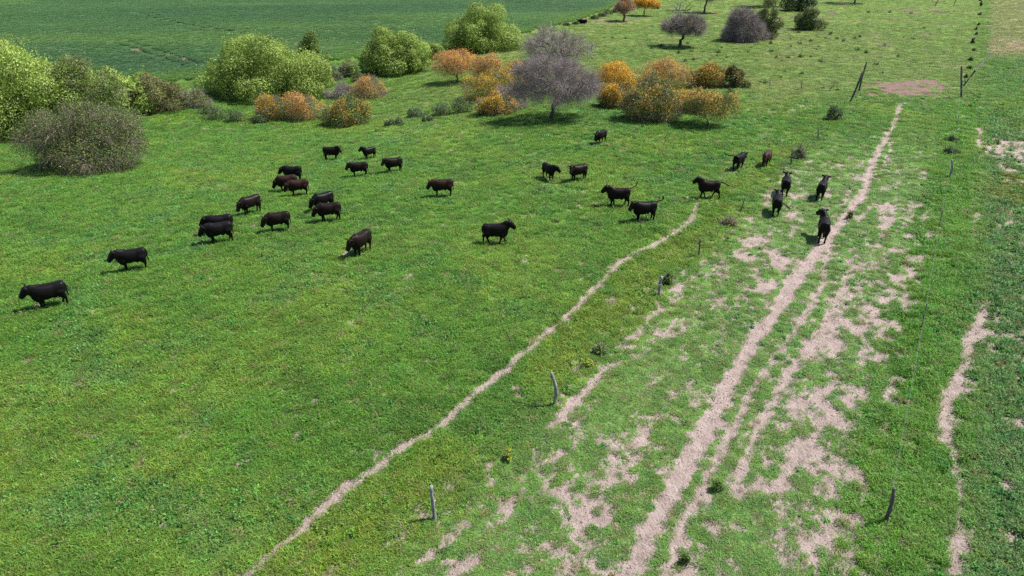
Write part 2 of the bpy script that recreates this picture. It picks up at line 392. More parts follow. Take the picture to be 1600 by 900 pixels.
m, t, b = new_mat('ground')
geo = N(t, 'ShaderNodeNewGeometry'); pos = geo.outputs['Position']
ga = N(t, 'ShaderNodeAttribute', attribute_name='tint'); da = N(t, 'ShaderNodeAttribute', attribute_name='dirt')
nf = noise_n(t, 9, 6, .7, pos); nm = noise_n(t, 1.6, 5, .6, pos); nc = noise_n(t, 28, 3, .6, pos)
gv = N(t, 'ShaderNodeMapRange'); t.links.new(nf, gv.inputs[0]); gv.inputs[1].default_value = .3; gv.inputs[2].default_value = .7; gv.inputs[3].default_value = .45; gv.inputs[4].default_value = 1.25
gcol = mixc(t, 1.0, ga.outputs['Color'], gv.outputs[0], 'MULTIPLY')
dr = N(t, 'ShaderNodeValToRGB'); t.links.new(nm, dr.inputs[0])
dr.color_ramp.elements[0].position = .3; dr.color_ramp.elements[0].color = (.33, .25, .22, 1)
dr.color_ramp.elements[1].position = .7; dr.color_ramp.elements[1].color = (.53, .425, .38, 1)
dv2 = N(t, 'ShaderNodeMapRange'); t.links.new(nc, dv2.inputs[0]); dv2.inputs[1].default_value = .25; dv2.inputs[2].default_value = .6; dv2.inputs[3].default_value = .66; dv2.inputs[4].default_value = 1.04
dcol = mixc(t, 1.0, dr.outputs[0], dv2.outputs[0], 'MULTIPLY')
# trodden brown hollow by the corner of the fences
sep = N(t, 'ShaderNodeSeparateXYZ'); t.links.new(pos, sep.inputs[0])
far = N(t, 'ShaderNodeMapRange'); t.links.new(sep.outputs['Y'], far.inputs[0]); far.inputs[1].default_value = 76; far.inputs[2].default_value = 84
dcol = mixc(t, far.outputs[0], dcol, mixc(t, nm, (.19, .115, .105), (.27, .175, .155)))
fac = math_n(t, 'ADD', da.outputs['Fac'], math_n(t, 'MULTIPLY', math_n(t, 'SUBTRACT', nf, .5), 1.5))
mr = N(t, 'ShaderNodeMapRange'); t.links.new(fac, mr.inputs[0]); mr.inputs[1].default_value = .40; mr.inputs[2].default_value = .58
t.links.new(mixc(t, mr.outputs[0], gcol, dcol), b.inputs['Base Color'])
b.inputs['Roughness'].default_value = .95; b.inputs['Specular IOR Level'].default_value = .1
vo = N(t, 'ShaderNodeTexVoronoi'); vo.inputs['Scale'].default_value = 5.5; t.links.new(pos, vo.inputs['Vector'])
pits = N(t, 'ShaderNodeMapRange'); t.links.new(vo.outputs['Distance'], pits.inputs[0]); pits.inputs[1].default_value = 0; pits.inputs[2].default_value = .35
hgt = math_n(t, 'ADD', math_n(t, 'MULTIPLY', nf, 1.2), math_n(t, 'MULTIPLY', pits.outputs[0], .35))
bp = N(t, 'ShaderNodeBump'); bp.inputs['Strength'].default_value = 1.0; bp.inputs['Distance'].default_value = .16
t.links.new(hgt, bp.inputs['Height']); t.links.new(bp.outputs[0], b.inputs['Normal'])
tag(obj('ground', gm, m), kind='structure')

# ------------------------------------------------------------------ grass, weeds and crop (stuff)
SRC = bpy.data.collections.new('sward_sources')          # never linked to the scene: only the scatter reads it
def shade_attr(me, k):                                   # own random green per blade, imitating dark gaps; pale dry ones painted as glints
    n_ = len(me.vertices) // k; c = (.68 + .68 * rng.random((n_, 1)) ** 1.3) * (1 + .10 * rng.normal(size=(n_, 3)))
    dry = rng.random(n_) < .07; c[dry] = np.array([2.1, 1.45, 2.2]) * (.8 + .4 * rng.random((dry.sum(), 1)))
    a_ = me.attributes.new('shade', 'FLOAT_COLOR', 'POINT')
    a_.data.foreach_set('color', np.concatenate([np.repeat(c, k, 0), np.ones((n_ * k, 1))], 1).astype(np.float32).ravel()); return me
def blade_tuft(name, n, R, hmin, hmax, w, lean):
    r = R * np.sqrt(rng.random(n)); a = rng.random(n) * 2 * pi
    base = np.stack([r * np.cos(a), r * np.sin(a), np.full(n, -.02)], 1)
    h = hmin + (hmax - hmin) * rng.random(n); az = rng.random(n) * 2 * pi
    out = np.stack([np.cos(az), np.sin(az), 0 * az], 1) * (lean * (.3 + rng.random(n)))[:, None] * h[:, None]
    sd = np.stack([-np.sin(az), np.cos(az), 0 * az], 1) * w / 2
    mid = base + out * .35 + np.stack([0 * h, 0 * h, h * .62], 1); tip = base + out + np.stack([0 * h, 0 * h, h * (1 - .25 * lean)], 1)
    V = np.stack([base - sd, base + sd, mid + sd * .9, mid - sd * .9, tip], 1).reshape(-1, 3)
    bI = (np.arange(n) * 5)[:, None]
    me = bpy.data.meshes.new(name)
    F = [tuple(q) for q in (bI + np.array([[0, 1, 2, 3]])).tolist()] + [tuple(q) for q in (bI + np.array([[3, 2, 4]])).tolist()]
    me.from_pydata(V.tolist(), [], F); me.update(); return shade_attr(me, 5)
def leaf_tuft(name, n, R, H, l):
    d = unit(rng.normal(size=(n, 3))); d[:, 2] = np.abs(d[:, 2]); P = d * np.array([R, R, H]) * (rng.random((n, 1)) ** .5)
    V, F, _ = leaf_quads(P, d * np.array([1, 1, .6]) + rng.normal(size=(n, 3)) * .4, l * (.6 + .8 * rng.random(n)), l * .5, np.zeros((n, 3)))
    return shade_attr(np_mesh(name, V, F), 4)
def scatter(name, label, cat, sources, P, ROT, SCL, VAR, TINT):
    coll = bpy.data.collections.new(name + '_sources')
    for i, me in enumerate(sources):
        o = bpy.data.objects.new('%s_source_%02d' % (name, i), me); me.materials.append(M_GRASS); coll.objects.link(o)
    me = bpy.data.meshes.new(name); me.vertices.add(len(P)); me.vertices.foreach_set('co', P.astype(np.float32).ravel()); me.update()
    for nm, ty, arr, fld in (('rot', 'FLOAT_VECTOR', ROT, 'vector'), ('scl', 'FLOAT_VECTOR', SCL, 'vector'), ('tint', 'FLOAT_VECTOR', TINT, 'vector')):
        a_ = me.attributes.new(nm, ty, 'POINT'); a_.data.foreach_set(fld, arr.astype(np.float32).ravel())
    a_ = me.attributes.new('var', 'INT', 'POINT'); a_.data.foreach_set('value', VAR.astype(np.int32))
    me.materials.append(M_GRASS)
    o = bpy.data.objects.new(name, me); COL.objects.link(o)
    g = bpy.data.node_groups.new(name + '_scatter', 'GeometryNodeTree')
    g.interface.new_socket('Geometry', in_out='INPUT', socket_type='NodeSocketGeometry')
    g.interface.new_socket('Geometry', in_out='OUTPUT', socket_type='NodeSocketGeometry')
    gi = g.nodes.new('NodeGroupInput'); go = g.nodes.new('NodeGroupOutput'); ip = g.nodes.new('GeometryNodeInstanceOnPoints')
    ci = g.nodes.new('GeometryNodeCollectionInfo'); ci.inputs['Collection'].default_value = coll
    ci.inputs['Separate Children'].default_value = True; ci.inputs['Reset Children'].default_value = True
    def na(n_, ty):
        q = g.nodes.new('GeometryNodeInputNamedAttribute'); q.data_type = ty; q.inputs['Name'].default_value = n_
        return [s for s in q.outputs if s.enabled and s.name == 'Attribute'][0]
    er = g.nodes.new('FunctionNodeEulerToRotation')
    L = g.links.new
    L(gi.outputs[0], ip.inputs['Points']); L(ci.outputs[0], ip.inputs['Instance']); ip.inputs['Pick Instance'].default_value = True
    L(na('var', 'INT'), ip.inputs['Instance Index']); L(na('rot', 'FLOAT_VECTOR'), er.inputs[0]); L(er.outputs[0], ip.inputs['Rotation'])
    L(na('scl', 'FLOAT_VECTOR'), ip.inputs['Scale']); L(ip.outputs[0], go.inputs[0])
    md = o.modifiers.new('scatter', 'NODES'); md.node_group = g
    return tag(o, label, cat, kind='stuff')
def band_points(n, y0, y1, power, margin=5, half=.80):
    """random ground points in the stretch of land before the camera, thinning with distance"""
    u = rng.random(n); k = 2 - power
    y = (y0 ** k + u * (y1 ** k - y0 ** k)) ** (1 / k) if abs(k) > 1e-6 else y0 * (y1 / y0) ** u
    return (rng.random(n) * 2 - 1) * (half * (y + 8) + margin), y
# pasture grass
NG = 215000
px_, py_ = band_points(NG, 11.5, 210, 1.55)
dd = dirt(px_, py_); wz = worn_zone(px_, py_); wdp = wheat_dist(px_, py_)
rfp = side(RF0, RF1, px_, py_)
cpp, cbb = cover(px_, py_)
keep = (cpp < .9) & (rng.random(NG) > sstep(.2, .9, dd) * .92) & (wdp < .3)
keep &= ~((wz > .5) & (rng.random(NG) < .36))
px_, py_, dd, wz, rfp = (a[keep] for a in (px_, py_, dd, wz, rfp)); n = len(px_)
pz_ = terrain(px_, py_) - .01
up = sstep(76, 90, py_) * (1 - sstep(0, 3, rfp)) * sstep(-28, -4, px_)
hs = .8 + .5 * fbm(px_ / 3., py_ / 3., 3, 101)
hs *= .70; hs *= 1 - .35 * sstep(.4, .8, dd); hs *= 1 - .42 * wz; hs *= 1 - .45 * up
fence_lush = np.exp(-((rfp - .6) / 1.7) ** 2); hs *= 1 + .45 * fence_lush
rightf = sstep(2, 4, rfp) * (1 - sstep(70, 90, py_)); hs *= 1 + .35 * rightf
hs *= .62 + .8 * rng.random(n) ** 1.6
ws = np.clip(.75 + py_ / 75., .9, 2.3) * (1 - .45 * sstep(.05, .6, dd)) * (1 - .18 * wz)
weed = (fbm(px_ / 2.4, py_ / 2.4, 4, 61) > .60) & (rng.random(n) < .20) & (up < .5)
weed |= (rightf > .5) & (rng.random(n) < .40)
weed |= (rng.random(n) < .02)
var = np.where(weed, 4 + rng.integers(0, 2, n), rng.integers(0, 4, n))
tint = grass_colour(px_, py_) * (.70 + .62 * rng.random((n, 1))) * (1 + .12 * rng.normal(size=(n, 3)) * np.array([1, .4, .6]))
tint = np.where(weed[:, None], tint * np.array([.86, .98, 1.12]), tint)
straw = (rng.random(n) < .025 + .05 * wz); tint = np.where(straw[:, None], np.array([[.30, .27, .13]]) * (.7 + .5 * rng.random((n, 1))), tint)
tint = np.clip(tint, .005, .7)
scatter('pasture_grass', 'green pasture grass and low weeds over the grazed paddock', 'grass',
        [blade_tuft('tuft', 52, .26, .09, .26, .020, .8), blade_tuft('tuft', 42, .22, .08, .30, .022, 1.1), blade_tuft('tuft', 56, .30, .07, .20, .018, 1.0), blade_tuft('tuft', 32, .18, .12, .36, .020, .8),
         leaf_tuft('weed', 46, .26, .22, .13), leaf_tuft('weed', 34, .20, .26, .15)],
        np.stack([px_, py_, pz_], 1), np.stack([rng.normal(size=n) * .1, rng.normal(size=n) * .1, rng.random(n) * 2 * pi], 1),
        np.stack([ws, ws, hs * np.clip(ws, .8, 1.1)], 1), var, tint)
# crumbs and clods of dry soil on the bare ground
def clod(seed):
    bm = bmesh.new(); bmesh.ops.create_icosphere(bm, subdivisions=1, radius=.05); q = random.Random(seed)
    for v in bm.verts: v.co *= q.uniform(.65, 1.25); v.co.z *= .65
    me = bpy.data.meshes.new('clod'); bm.to_mesh(me); bm.free(); a_ = me.attributes.new('shade', 'FLOAT_COLOR', 'POINT'); a_.data.foreach_set('color', np.ones(len(me.vertices) * 4, np.float32)); return me
kx_, ky_ = band_points(120000, 12, 62, 1.3)
k = (dirt(kx_, ky_) > .55) & (rng.random(len(kx_)) < .8) & (fbm(kx_ * 1.4, ky_ * 1.4, 2, 121) > .42); kx_, ky_ = kx_[k], ky_[k]; n = len(kx_)
sk = (.35 + .9 * rng.random(n) ** 3)
scatter('soil_clods', 'crumbs and clods of pale dry soil on the trodden ground', 'soil', [clod(q) for q in range(4)], np.stack([kx_, ky_, terrain(kx_, ky_) - .068], 1),
        np.stack([0 * kx_, 0 * kx_, rng.random(n) * 6.28], 1), np.stack([sk, sk, sk], 1), rng.integers(0, 4, n), np.clip(np.array([[.42, .33, .29]]) * (.6 + .6 * rng.random((n, 1))), 0, 1))
# crop
NW = 150000
wx, wy = band_points(NW, 85, 330, 1.3)
k = (wheat_dist(wx, wy) > .4) & (rng.random(NW) > tram(wx, wy)); wx, wy = wx[k], wy[k]; n = len(wx)
tint = np.clip(grass_colour(wx, wy) * (.88 + .25 * rng.random((n, 1))), .005, .7)
sw = np.clip(wy / 80., 1.2, 3)
scatter('wheat_crop', 'blue green young cereal crop beyond the line of trees', 'crop', [blade_tuft('tuft', 70, .34, .2, .5, .03, .5), blade_tuft('tuft', 70, .3, .25, .45, .03, .6)],
        np.stack([wx, wy, terrain(wx, wy) + .36], 1), np.stack([0 * wx, 0 * wx, rng.random(n) * 2 * pi], 1), np.stack([sw, sw, .55 + .25 * rng.random(n)], 1), rng.integers(0, 2, n), tint)

# ------------------------------------------------------------------ trees and shrubs
G_ = lambda *c: np.array(c, float)
WILLOW = [G_(.275, .385, .07), G_(.36, .45, .11), G_(.20, .30, .05)]
BROAD = [G_(.11, .22, .022), G_(.15, .27, .03), G_(.08, .16, .02)]
OLIVE = [G_(.17, .225, .05), G_(.22, .26, .06), G_(.13, .17, .045)]
GREY = [G_(.30, .25, .245), G_(.235, .20, .195), G_(.35, .30, .28)]
BROWN = [G_(.26, .20, .155), G_(.19, .15, .12), G_(.33, .26, .20)]
ORANGE = [G_(.80, .40, .02), G_(.76, .33, .02), G_(.80, .48, .04)]
PINKOR = [G_(.74, .37, .11), G_(.64, .33, .13), G_(.76, .41, .08)]
DGREEN = [G_(.045, .085, .030), G_(.06, .10, .035), G_(.08, .13, .04)]
RUST = [G_(.24, .14, .06), G_(.18, .13, .05), G_(.14, .16, .045)]
def pick(pal, n):
    c = np.array(pal)[rng.integers(0, len(pal), n)]; return np.clip(c * (.75 + .5 * rng.random((n, 1))), .004, .8)

def plant(name, label, cat, base, box, group=None, clumps=40, leaf=None, twig=None, bloom=None, trunk_r=.16, bare=.16, depth=1.0, limbs=True,
          leaf_n=0, twig_n=0, bloom_n=0, leaf_l=.30, twig_l=.8, twig_w=.02, bloom_l=.16, clump_r=None, droop=0., lean=0., flat=0., bloom_top=0., patch=None, lobes=7, clump_f=.27, gap=.62, stray=.06, dome=None):
    """base: photo point where it stands; box: photo x0, x1, top y of the crown. Crown = many clumps in an uneven ellipsoid."""
    p = gp(*base); s = mpp(p); dp = dep(p)
    x0, x1, yt = box
    Wd = (x1 - x0) * s; cx = ((x0 + x1) / 2 - base[0] - plumb(base[0], base[1], (base[1] - yt) * .5)) * s
    R = Wd / 2
    H = max(.5, ((base[1] - yt) * s - .30 * R * depth * sin(dp) * 1.2) / cos(dp))
    zb = H * bare                                        # underside of the crown
    c0 = np.array([cx, 0, (zb + H) / 2]); ax = np.array([R, R * depth, (H - zb) / 2])
    if dome is None: dome = bare < .1
    if dome: c0[2] = .34 * H; ax[2] = .66 * H
    cr = clump_f * min(R, (H - zb))
    # a few uneven lobes make the crown; clumps sit on and in the lobes
    nl = lobes; ld = unit(rng.normal(size=(nl, 3))); ld[:, 2] = np.linspace(-.85, .8, nl)[rng.permutation(nl)]
    ga_ = np.arange(nl) * 2.39996 + rng.random() * 6; ld[:, :2] = np.stack([np.cos(ga_), np.sin(ga_)], 1) * (.55 + .45 * rng.random((nl, 1)))
    lr = .40 + .24 * rng.random(nl); lc = ld * (1 - lr)[:, None] * np.array([1.0, 1.0, .9]); lc[0] = (0, 0, .35); lr[0] = .58
    lc[1] = (-.52, .1, -.40 + .3 * rng.random()); lc[2] = (.52, -.1, -.40 + .3 * rng.random())
    m3 = clumps * 4; li = rng.choice(nl, m3, p=lr ** 2 / np.sum(lr ** 2)); d = unit(rng.normal(size=(m3, 3)))
    rr = (.40 + .68 * rng.random((m3, 1)) ** .5)
    Cn = c0 + (lc[li] + d * rr * lr[li][:, None]) * np.maximum(ax - cr * .85, ax * .55)
    if dome: Cn[:, 2] = np.abs(Cn[:, 2] - .08 * H) + .08 * H
    if flat: Cn[:, 2] = np.maximum(Cn[:, 2], zb * .6)
    # keep them apart
    sel = []
    for i in range(len(Cn)):
        if all(np.sum((Cn[i] - Cn[j]) ** 2) > (cr * gap) ** 2 for j in sel): sel.append(i)
        if len(sel) >= clumps: break
    Cn = Cn[sel]; dn = unit((Cn - c0) / ax)
    Cn[:, 2] = np.maximum(Cn[:, 2], cr * .45)
    k_ = len(Cn); crs = cr * (.6 + .75 * rng.random(k_))
    root = empty(name, p); tag(root, label, cat, group)
    # ---- trunk and limbs: each clump hangs on the nearest limb that is closer to the foot
    tb = Tubes(6); foot = np.array([0, 0, -.15])
    fork = np.array([lean * H * .3 + cx * .25, 0, max(zb * .9, H * .14)])
    nodes = [foot, fork]; par = [-1, 0]
    order = np.argsort(np.linalg.norm((Cn - fork), axis=1))
    ids = {}
    for i in order:
        dd_ = [np.linalg.norm(Cn[i] - q) + .35 * np.linalg.norm(q - fork) for q in nodes[1:]]
        j = 1 + int(np.argmin(dd_)); ids[i] = len(nodes); nodes.append(Cn[i]); par.append(j)
    load = np.ones(len(nodes))
    for i in range(len(nodes) - 1, 0, -1): load[par[i]] += load[i]
    rad = trunk_r * (load / load[0]) ** .5
    for i in range(1, len(nodes)):
        a, b_ = np.array(nodes[par[i]]), np.array(nodes[i]); L_ = np.linalg.norm(b_ - a)
        mid1 = a + (b_ - a) * .35 + rng.normal(size=3) * L_ * .07; mid2 = a + (b_ - a) * .7 + rng.normal(size=3) * L_ * .07 + np.array([0, 0, L_ * .06])
        r0 = rad[par[i]] if i == 1 else min(rad[par[i]], rad[i] * 1.25); r1 = max(rad[i], .012)
        tb.add([a, mid1, mid2, b_], [r0 * (1.25 if i == 1 else 1), r0 * .6 + r1 * .4, r0 * .3 + r1 * .7, r1 * .85])
    obj('trunk', tb.mesh('trunk'), M_BARK, root)
    def inside(n, spread=1.0, shell=.5):
        ci_ = rng.choice(k_, n, p=(crs ** 2) / np.sum(crs ** 2)); v = unit(rng.normal(size=(n, 3)))
        v = unit(v + dn[ci_] * .30 + np.array([0, 0, .22]))
        q = Cn[ci_] + v * (crs[ci_][:, None] * spread) * (shell + (1 - shell) * rng.random((n, 1)) ** .6); return ci_, v, q
    if twig_n:
        ci_ = rng.choice(k_, twig_n, p=(crs ** 2) / np.sum(crs ** 2))
        v = unit(unit(rng.normal(size=(twig_n, 3))) + dn[ci_] * .75 + np.array([0, 0, .12]))
        q = Cn[ci_] + v * crs[ci_][:, None] * rng.random((twig_n, 1)) * .75
        V, F4, F3, T = twig_tris(q, v + rng.normal(size=v.shape) * .35, twig_l * (.5 + .8 * rng.random(twig_n)), twig_w, pick(twig, twig_n), droop)
        me = bpy.data.meshes.new('twigs'); nv = len(V)
        me.vertices.add(nv); me.vertices.foreach_set('co', V.astype(np.float32).ravel())
        lv = np.concatenate([F4.ravel(), F3.ravel()]).astype(np.int32); me.loops.add(len(lv)); me.loops.foreach_set('vertex_index', lv)
        ls = np.concatenate([np.arange(len(F4)) * 4, len(F4) * 4 + np.arange(len(F3)) * 3]).astype(np.int32)
        me.polygons.add(len(ls)); me.polygons.foreach_set('loop_start', ls); me.update(calc_edges=True)
        a_ = me.attributes.new('tint', 'FLOAT_COLOR', 'POINT'); a_.data.foreach_set('color', np.concatenate([T, np.ones((nv, 1))], 1).astype(np.float32).ravel())
        obj('twigs', me, M_TWIG, root)['kind'] = 'stuff'
    def leaves(nm, n, pal, l, spread, top=0., drp=0., byclump=True):
        ci_, v, q = inside(n, spread, .62)
        shade = (.82 + .36 * rng.random(k_))[ci_][:, None] if byclump else 1.0
        ok = np.ones(n, bool)
        if top: ok = rng.random(n) < np.clip(.25 + top * ((q[:, 2] - zb) / (H - zb)), 0, 1)
        if patch and nm == 'blossom':
            ok &= fbm(q[:, 0] / patch + 3, q[:, 1] / patch + q[:, 2] / patch, 2, 13) > .47
        ci_, v, q = ci_[ok], v[ok], q[ok]; n = len(q)
        far_ = rng.random(n) < stray; q[far_] += v[far_] * (cr * .75 * rng.random((far_.sum(), 1)))       # loose sprays break the outline
        if byclump: shade = shade[ok]
        dirn = v * .25 + rng.normal(size=(n, 3)) * .7 + np.array([0, 0, -drp])
        q[:, 2] = np.maximum(q[:, 2], .04)
        V, F, T = leaf_quads(q, dirn, l * (.6 + .8 * rng.random(n)), l * .42, np.clip(pick(pal, n) * shade, .004, .8), v)
        obj(nm, np_mesh(nm, V, F, T), M_LEAF, root)['kind'] = 'stuff'
    if leaf_n: leaves('crown', leaf_n, leaf, leaf_l, 1.0, 0, droop)
    if bloom_n: leaves('blossom', bloom_n, bloom, bloom_l, 1.15, bloom_top)
    return root

def willow(label, base, box, n=15000, cl=70, name='willow_tree', pal=WILLOW, **kw):
    mx_ = (box[0] + box[1]) / 2; hw_ = (box[1] - box[0]) * .54; box = (mx_ - hw_, mx_ + hw_, box[2] + 4)
    a = dict(clumps=int(cl * 1.1), leaf=pal, leaf_n=int(n * 2.2), lobes=11, clump_f=.215, gap=1.0, stray=.10, leaf_l=.27, droop=.5, trunk_r=.32, bare=.06, clump_r=None, depth=.8, twig=BROWN, twig_n=900, twig_l=1.0, twig_w=.03); a.update(kw)
    return plant(name, label, 'tree', base, box, **a)
def bare_tree(label, base, box, n=14000, cl=60, pal=GREY, **kw):
    a = dict(clumps=int(cl * 1.2), clump_f=.24, gap=.8, lobes=9, twig=pal, twig_n=n, twig_l=1.0, twig_w=.015, trunk_r=.22, bare=.12, depth=.9); a.update(kw)
    return plant('bare_tree', label, 'tree', base, box, **a)
def orange_shrub(label, base, box, bloom=ORANGE, nb=5000, green=OLIVE, ng=2500, nt_=5000, cl=34, **kw):
    mx_ = (box[0] + box[1]) / 2; hw_ = (box[1] - box[0]) * .56; box = (mx_ - hw_, mx_ + hw_, box[2])
    a = dict(clumps=int(cl * 1.5), twig=BROWN, twig_n=nt_, twig_l=.65, twig_w=.014, leaf=green, leaf_n=ng, leaf_l=.20, bloom=bloom, bloom_n=int(nb * 1.9), lobes=9, clump_f=.25, gap=.8, dome=kw.get('bare', 0) < .1, stray=.12, bloom_l=.145, bloom_top=.9, patch=1.2, trunk_r=.07, bare=.0, depth=.85); a.update(kw)
    return plant('flowering_shrub', label, 'shrub', base, box, **a)

# left thicket
willow('tall pale green willow at the edge of the field, left of the grey twiggy tree', (15, 208), (-130, 112, 40), 28000, 110)
willow('dark fresh green broadleaf bush in front of the tall willow', (42, 190), (-20, 88, 76), 9000, 34, name='broadleaf_tree', pal=BROAD, leaf_l=.34)
willow('spreading pale green willow behind the grey twiggy tree', (165, 172), (85, 240, 96), 14000, 55, leaf_l=.38)
plant('twiggy_tree', 'wide grey brown twiggy tree with green shoots casting a dark shadow', 'tree', (134, 262), (18, 232, 146), clumps=80, gap=.9, twig=BROWN + [c * .8 for c in BROWN] + GREY[1:2], twig_n=14000, twig_l=1.0, twig_w=.016,
      leaf=OLIVE + DGREEN, leaf_n=42000, leaf_l=.15, trunk_r=.28, bare=.0, dome=True, depth=.75, lobes=10, clump_f=.22, droop=.3, stray=.15)
plant('feathery_tree', 'thin olive green tree between the tall willow and the grey twiggy tree', 'tree', (118, 205), (58, 205, 78), clumps=60, gap=.9, clump_f=.22, lobes=9, twig=BROWN + GREY, twig_n=6000, twig_l=.9, leaf=OLIVE + BROAD, leaf_n=15000, leaf_l=.26, trunk_r=.2, bare=.03, depth=.7)
plant('shrub', 'reddish brown shrub between the left thicket and the crop', 'shrub', (250, 172), (208, 288, 112), clumps=34, twig=BROWN, twig_n=4500, twig_l=.8, leaf=RUST + OLIVE + OLIVE, leaf_n=8000, leaf_l=.22, trunk_r=.1, bare=.03)
plant('shrub', 'low grey green shrub beside the reddish brown shrub', 'shrub', (300, 166), (272, 330, 136), clumps=20, twig=GREY, twig_n=2500, leaf=OLIVE, leaf_n=3000, leaf_l=.2, trunk_r=.07, bare=.03)
# willows along the crop
willow('broad domed pale green willow with a dark hollow under its side', (412, 148), (318, 504, 50), 30000, 110)
plant('sapling', 'upright dark green young tree behind the domed willow', 'tree', (484, 112), (462, 510, 50), clumps=34, clump_f=.36, leaf=[c * .75 for c in BROAD] + OLIVE, leaf_n=8000, leaf_l=.32, trunk_r=.1, bare=.03, depth=.9)
plant('shrub', 'grey green low shrub right of the domed willow', 'shrub', (512, 125), (496, 532, 95), clumps=18, twig=GREY, twig_n=1800, leaf=OLIVE + DGREEN, leaf_n=3000, leaf_l=.22, trunk_r=.07, bare=.03)
plant('shrub', 'pale green low shrub between two willows', 'shrub', (541, 119), (522, 562, 90), clumps=18, twig=GREY, twig_n=1500, leaf=OLIVE + WILLOW, leaf_n=3000, leaf_l=.22, trunk_r=.07, bare=.03)
willow('pale green willow in two tufted halves with a shaded base', (618, 113), (566, 676, 38), 17000, 60)
willow('small pale green willow bush beside the two-halved willow', (682, 92), (664, 700, 58), 3000, 16, name='willow_bush', trunk_r=.1, twig_n=200)
willow('tall pale green willow showing dark branches, behind the orange shrubs', (752, 78), (698, 822, 3), 20000, 70, bare=.08)
# orange shrubs, left group
orange_shrub('dull orange shrub with grey twigs in front of the domed willow', (424, 186), (394, 452, 138), ORANGE, 3500, nt_=5000)
orange_shrub('pinkish orange shrub growing against the dull orange shrub', (472, 186), (440, 506, 138), PINKOR, 6500, ng=900, nt_=4000)
orange_shrub('rounded green shrub dusted with orange flowers', (536, 194), (500, 578, 146), ORANGE, 4200, green=DGREEN + OLIVE + BROAD, ng=9000)
orange_shrub('pale orange shrub with a bare forked stem behind the rounded green shrub', (574, 152), (546, 602, 116), PINKOR, 5000, ng=700)
plant('shrub', 'grey leafless shrub between the orange shrubs', 'shrub', (528, 153), (505, 556, 128), clumps=20, twig=GREY, twig_n=4000, twig_l=.6, trunk_r=.06, bare=.03)
orange_shrub('pale orange shrub with a short dark trunk under the tall willow', (714, 128), (678, 752, 80), PINKOR, 8500, ng=900, bare=.12, trunk_r=.11, patch=None)
orange_shrub('pale orange shrub leaning on the short-trunked orange shrub', (762, 130), (736, 792, 82), PINKOR, 6500, ng=1500, patch=None)
orange_shrub('bright orange shrub with green tips left of the front bare tree', (762, 152), (728, 830, 100), ORANGE, 7500, green=OLIVE + BROAD, ng=4000)
orange_shrub('low orange and brown shrub at the foot of the front bare tree', (772, 178), (746, 806, 138), ORANGE, 4800)
orange_shrub('bright orange shrub half hidden behind the bare trees', (808, 126), (786, 838, 92), ORANGE, 4200)
# bare trees in the middle
bare_tree('tall grey leafless tree with open curved limbs behind its neighbour', (872, 128), (812, 922, 40), 8000, 48, bare=.26, twig_w=.022)
bare_tree('rounded mauve grey leafless tree on a short dark trunk', (863, 185), (796, 938, 80), 24000, 85, pal=GREY + [G_(.27, .205, .215)], bare=.10, trunk_r=.22)
plant('shrub', 'grey leafless low shrub left of the mauve grey tree', 'shrub', (796, 168), (762, 828, 126), clumps=24, twig=GREY, twig_n=5000, twig_l=.7, trunk_r=.06, bare=.03)
# orange shrubs, right group
orange_shrub('brightest orange shrub right of the bare trees', (962, 138), (926, 998, 90), ORANGE, 9500, ng=1200, patch=None, bare=.05)
orange_shrub('low orange shrub below the brightest orange shrub', (952, 166), (932, 984, 130), ORANGE, 5000, ng=2500)
orange_shrub('faded orange shrub behind the big brown shrub', (1036, 136), (996, 1084, 88), PINKOR, 6500, ng=3500, patch=None)
orange_shrub('big brown and green shrub flecked with orange over a dark shadow', (1014, 186), (972, 1066, 114), ORANGE, 4800, green=OLIVE + DGREEN, ng=9000, nt_=9000, cl=48)
orange_shrub('orange topped shrub between the brown shrub and the open pasture', (1072, 172), (1050, 1112, 136), ORANGE, 4500, ng=2000)
orange_shrub('fan shaped green shrub with orange tips and bare lower stems', (1106, 196), (1066, 1146, 136), ORANGE + PINKOR, 4200, green=OLIVE + BROAD, ng=4500, bare=.12)
orange_shrub('wide orange and dark green shrub nearest the open pasture', (1104, 135), (1078, 1140, 96), ORANGE, 6000, green=OLIVE + DGREEN, ng=4500)
plant('shrub', 'dark green rounded shrub with a skirt of orange flowers', 'shrub', (1146, 136), (1124, 1170, 98), clumps=26, leaf=DGREEN, leaf_n=6500, leaf_l=.2, twig=BROWN, twig_n=1500, bloom=ORANGE, bloom_n=900, trunk_r=.08, bare=.03)
# far trees on the rise
bare_tree('small grey tree tinged with orange at the corner of the crop', (974, 33), (958, 994, -2), 5000, 26, pal=GREY + [G_(.45, .22, .10)], bloom=PINKOR, bloom_n=2500, bloom_l=.25, bare=.3, twig_w=.035)
orange_shrub('small orange tree standing beside the crop corner', (1006, 25), (990, 1026, -3), ORANGE, 4500, ng=400, bare=.34, trunk_r=.13, bloom_l=.28, patch=None)
bare_tree('grey twiggy tree leaning on one slanting trunk, alone on the rise', (1060, 73), (1034, 1106, 21), 15000, 52, pal=GREY + [G_(.20, .20, .12)], bare=.26, lean=.25, twig_w=.026, trunk_r=.26)
bare_tree('grey leafless tree with two dark stems on the far rise', (1100, 20), (1080, 1138, -22), 9000, 40, bare=.36, twig_w=.034)
bare_tree('wide grey thorny tree with branches down to the ground', (1168, 64), (1126, 1202, 8), 20000, 64, bare=.06, twig_w=.028)
plant('bush', 'yellow green feathery tree rising behind the wide grey tree', 'tree', (1206, 60), (1178, 1226, -10), clumps=40, leaf=OLIVE, leaf_n=8000, leaf_l=.32, twig=GREY, twig_n=3500, twig_w=.03, trunk_r=.16, bare=.05)
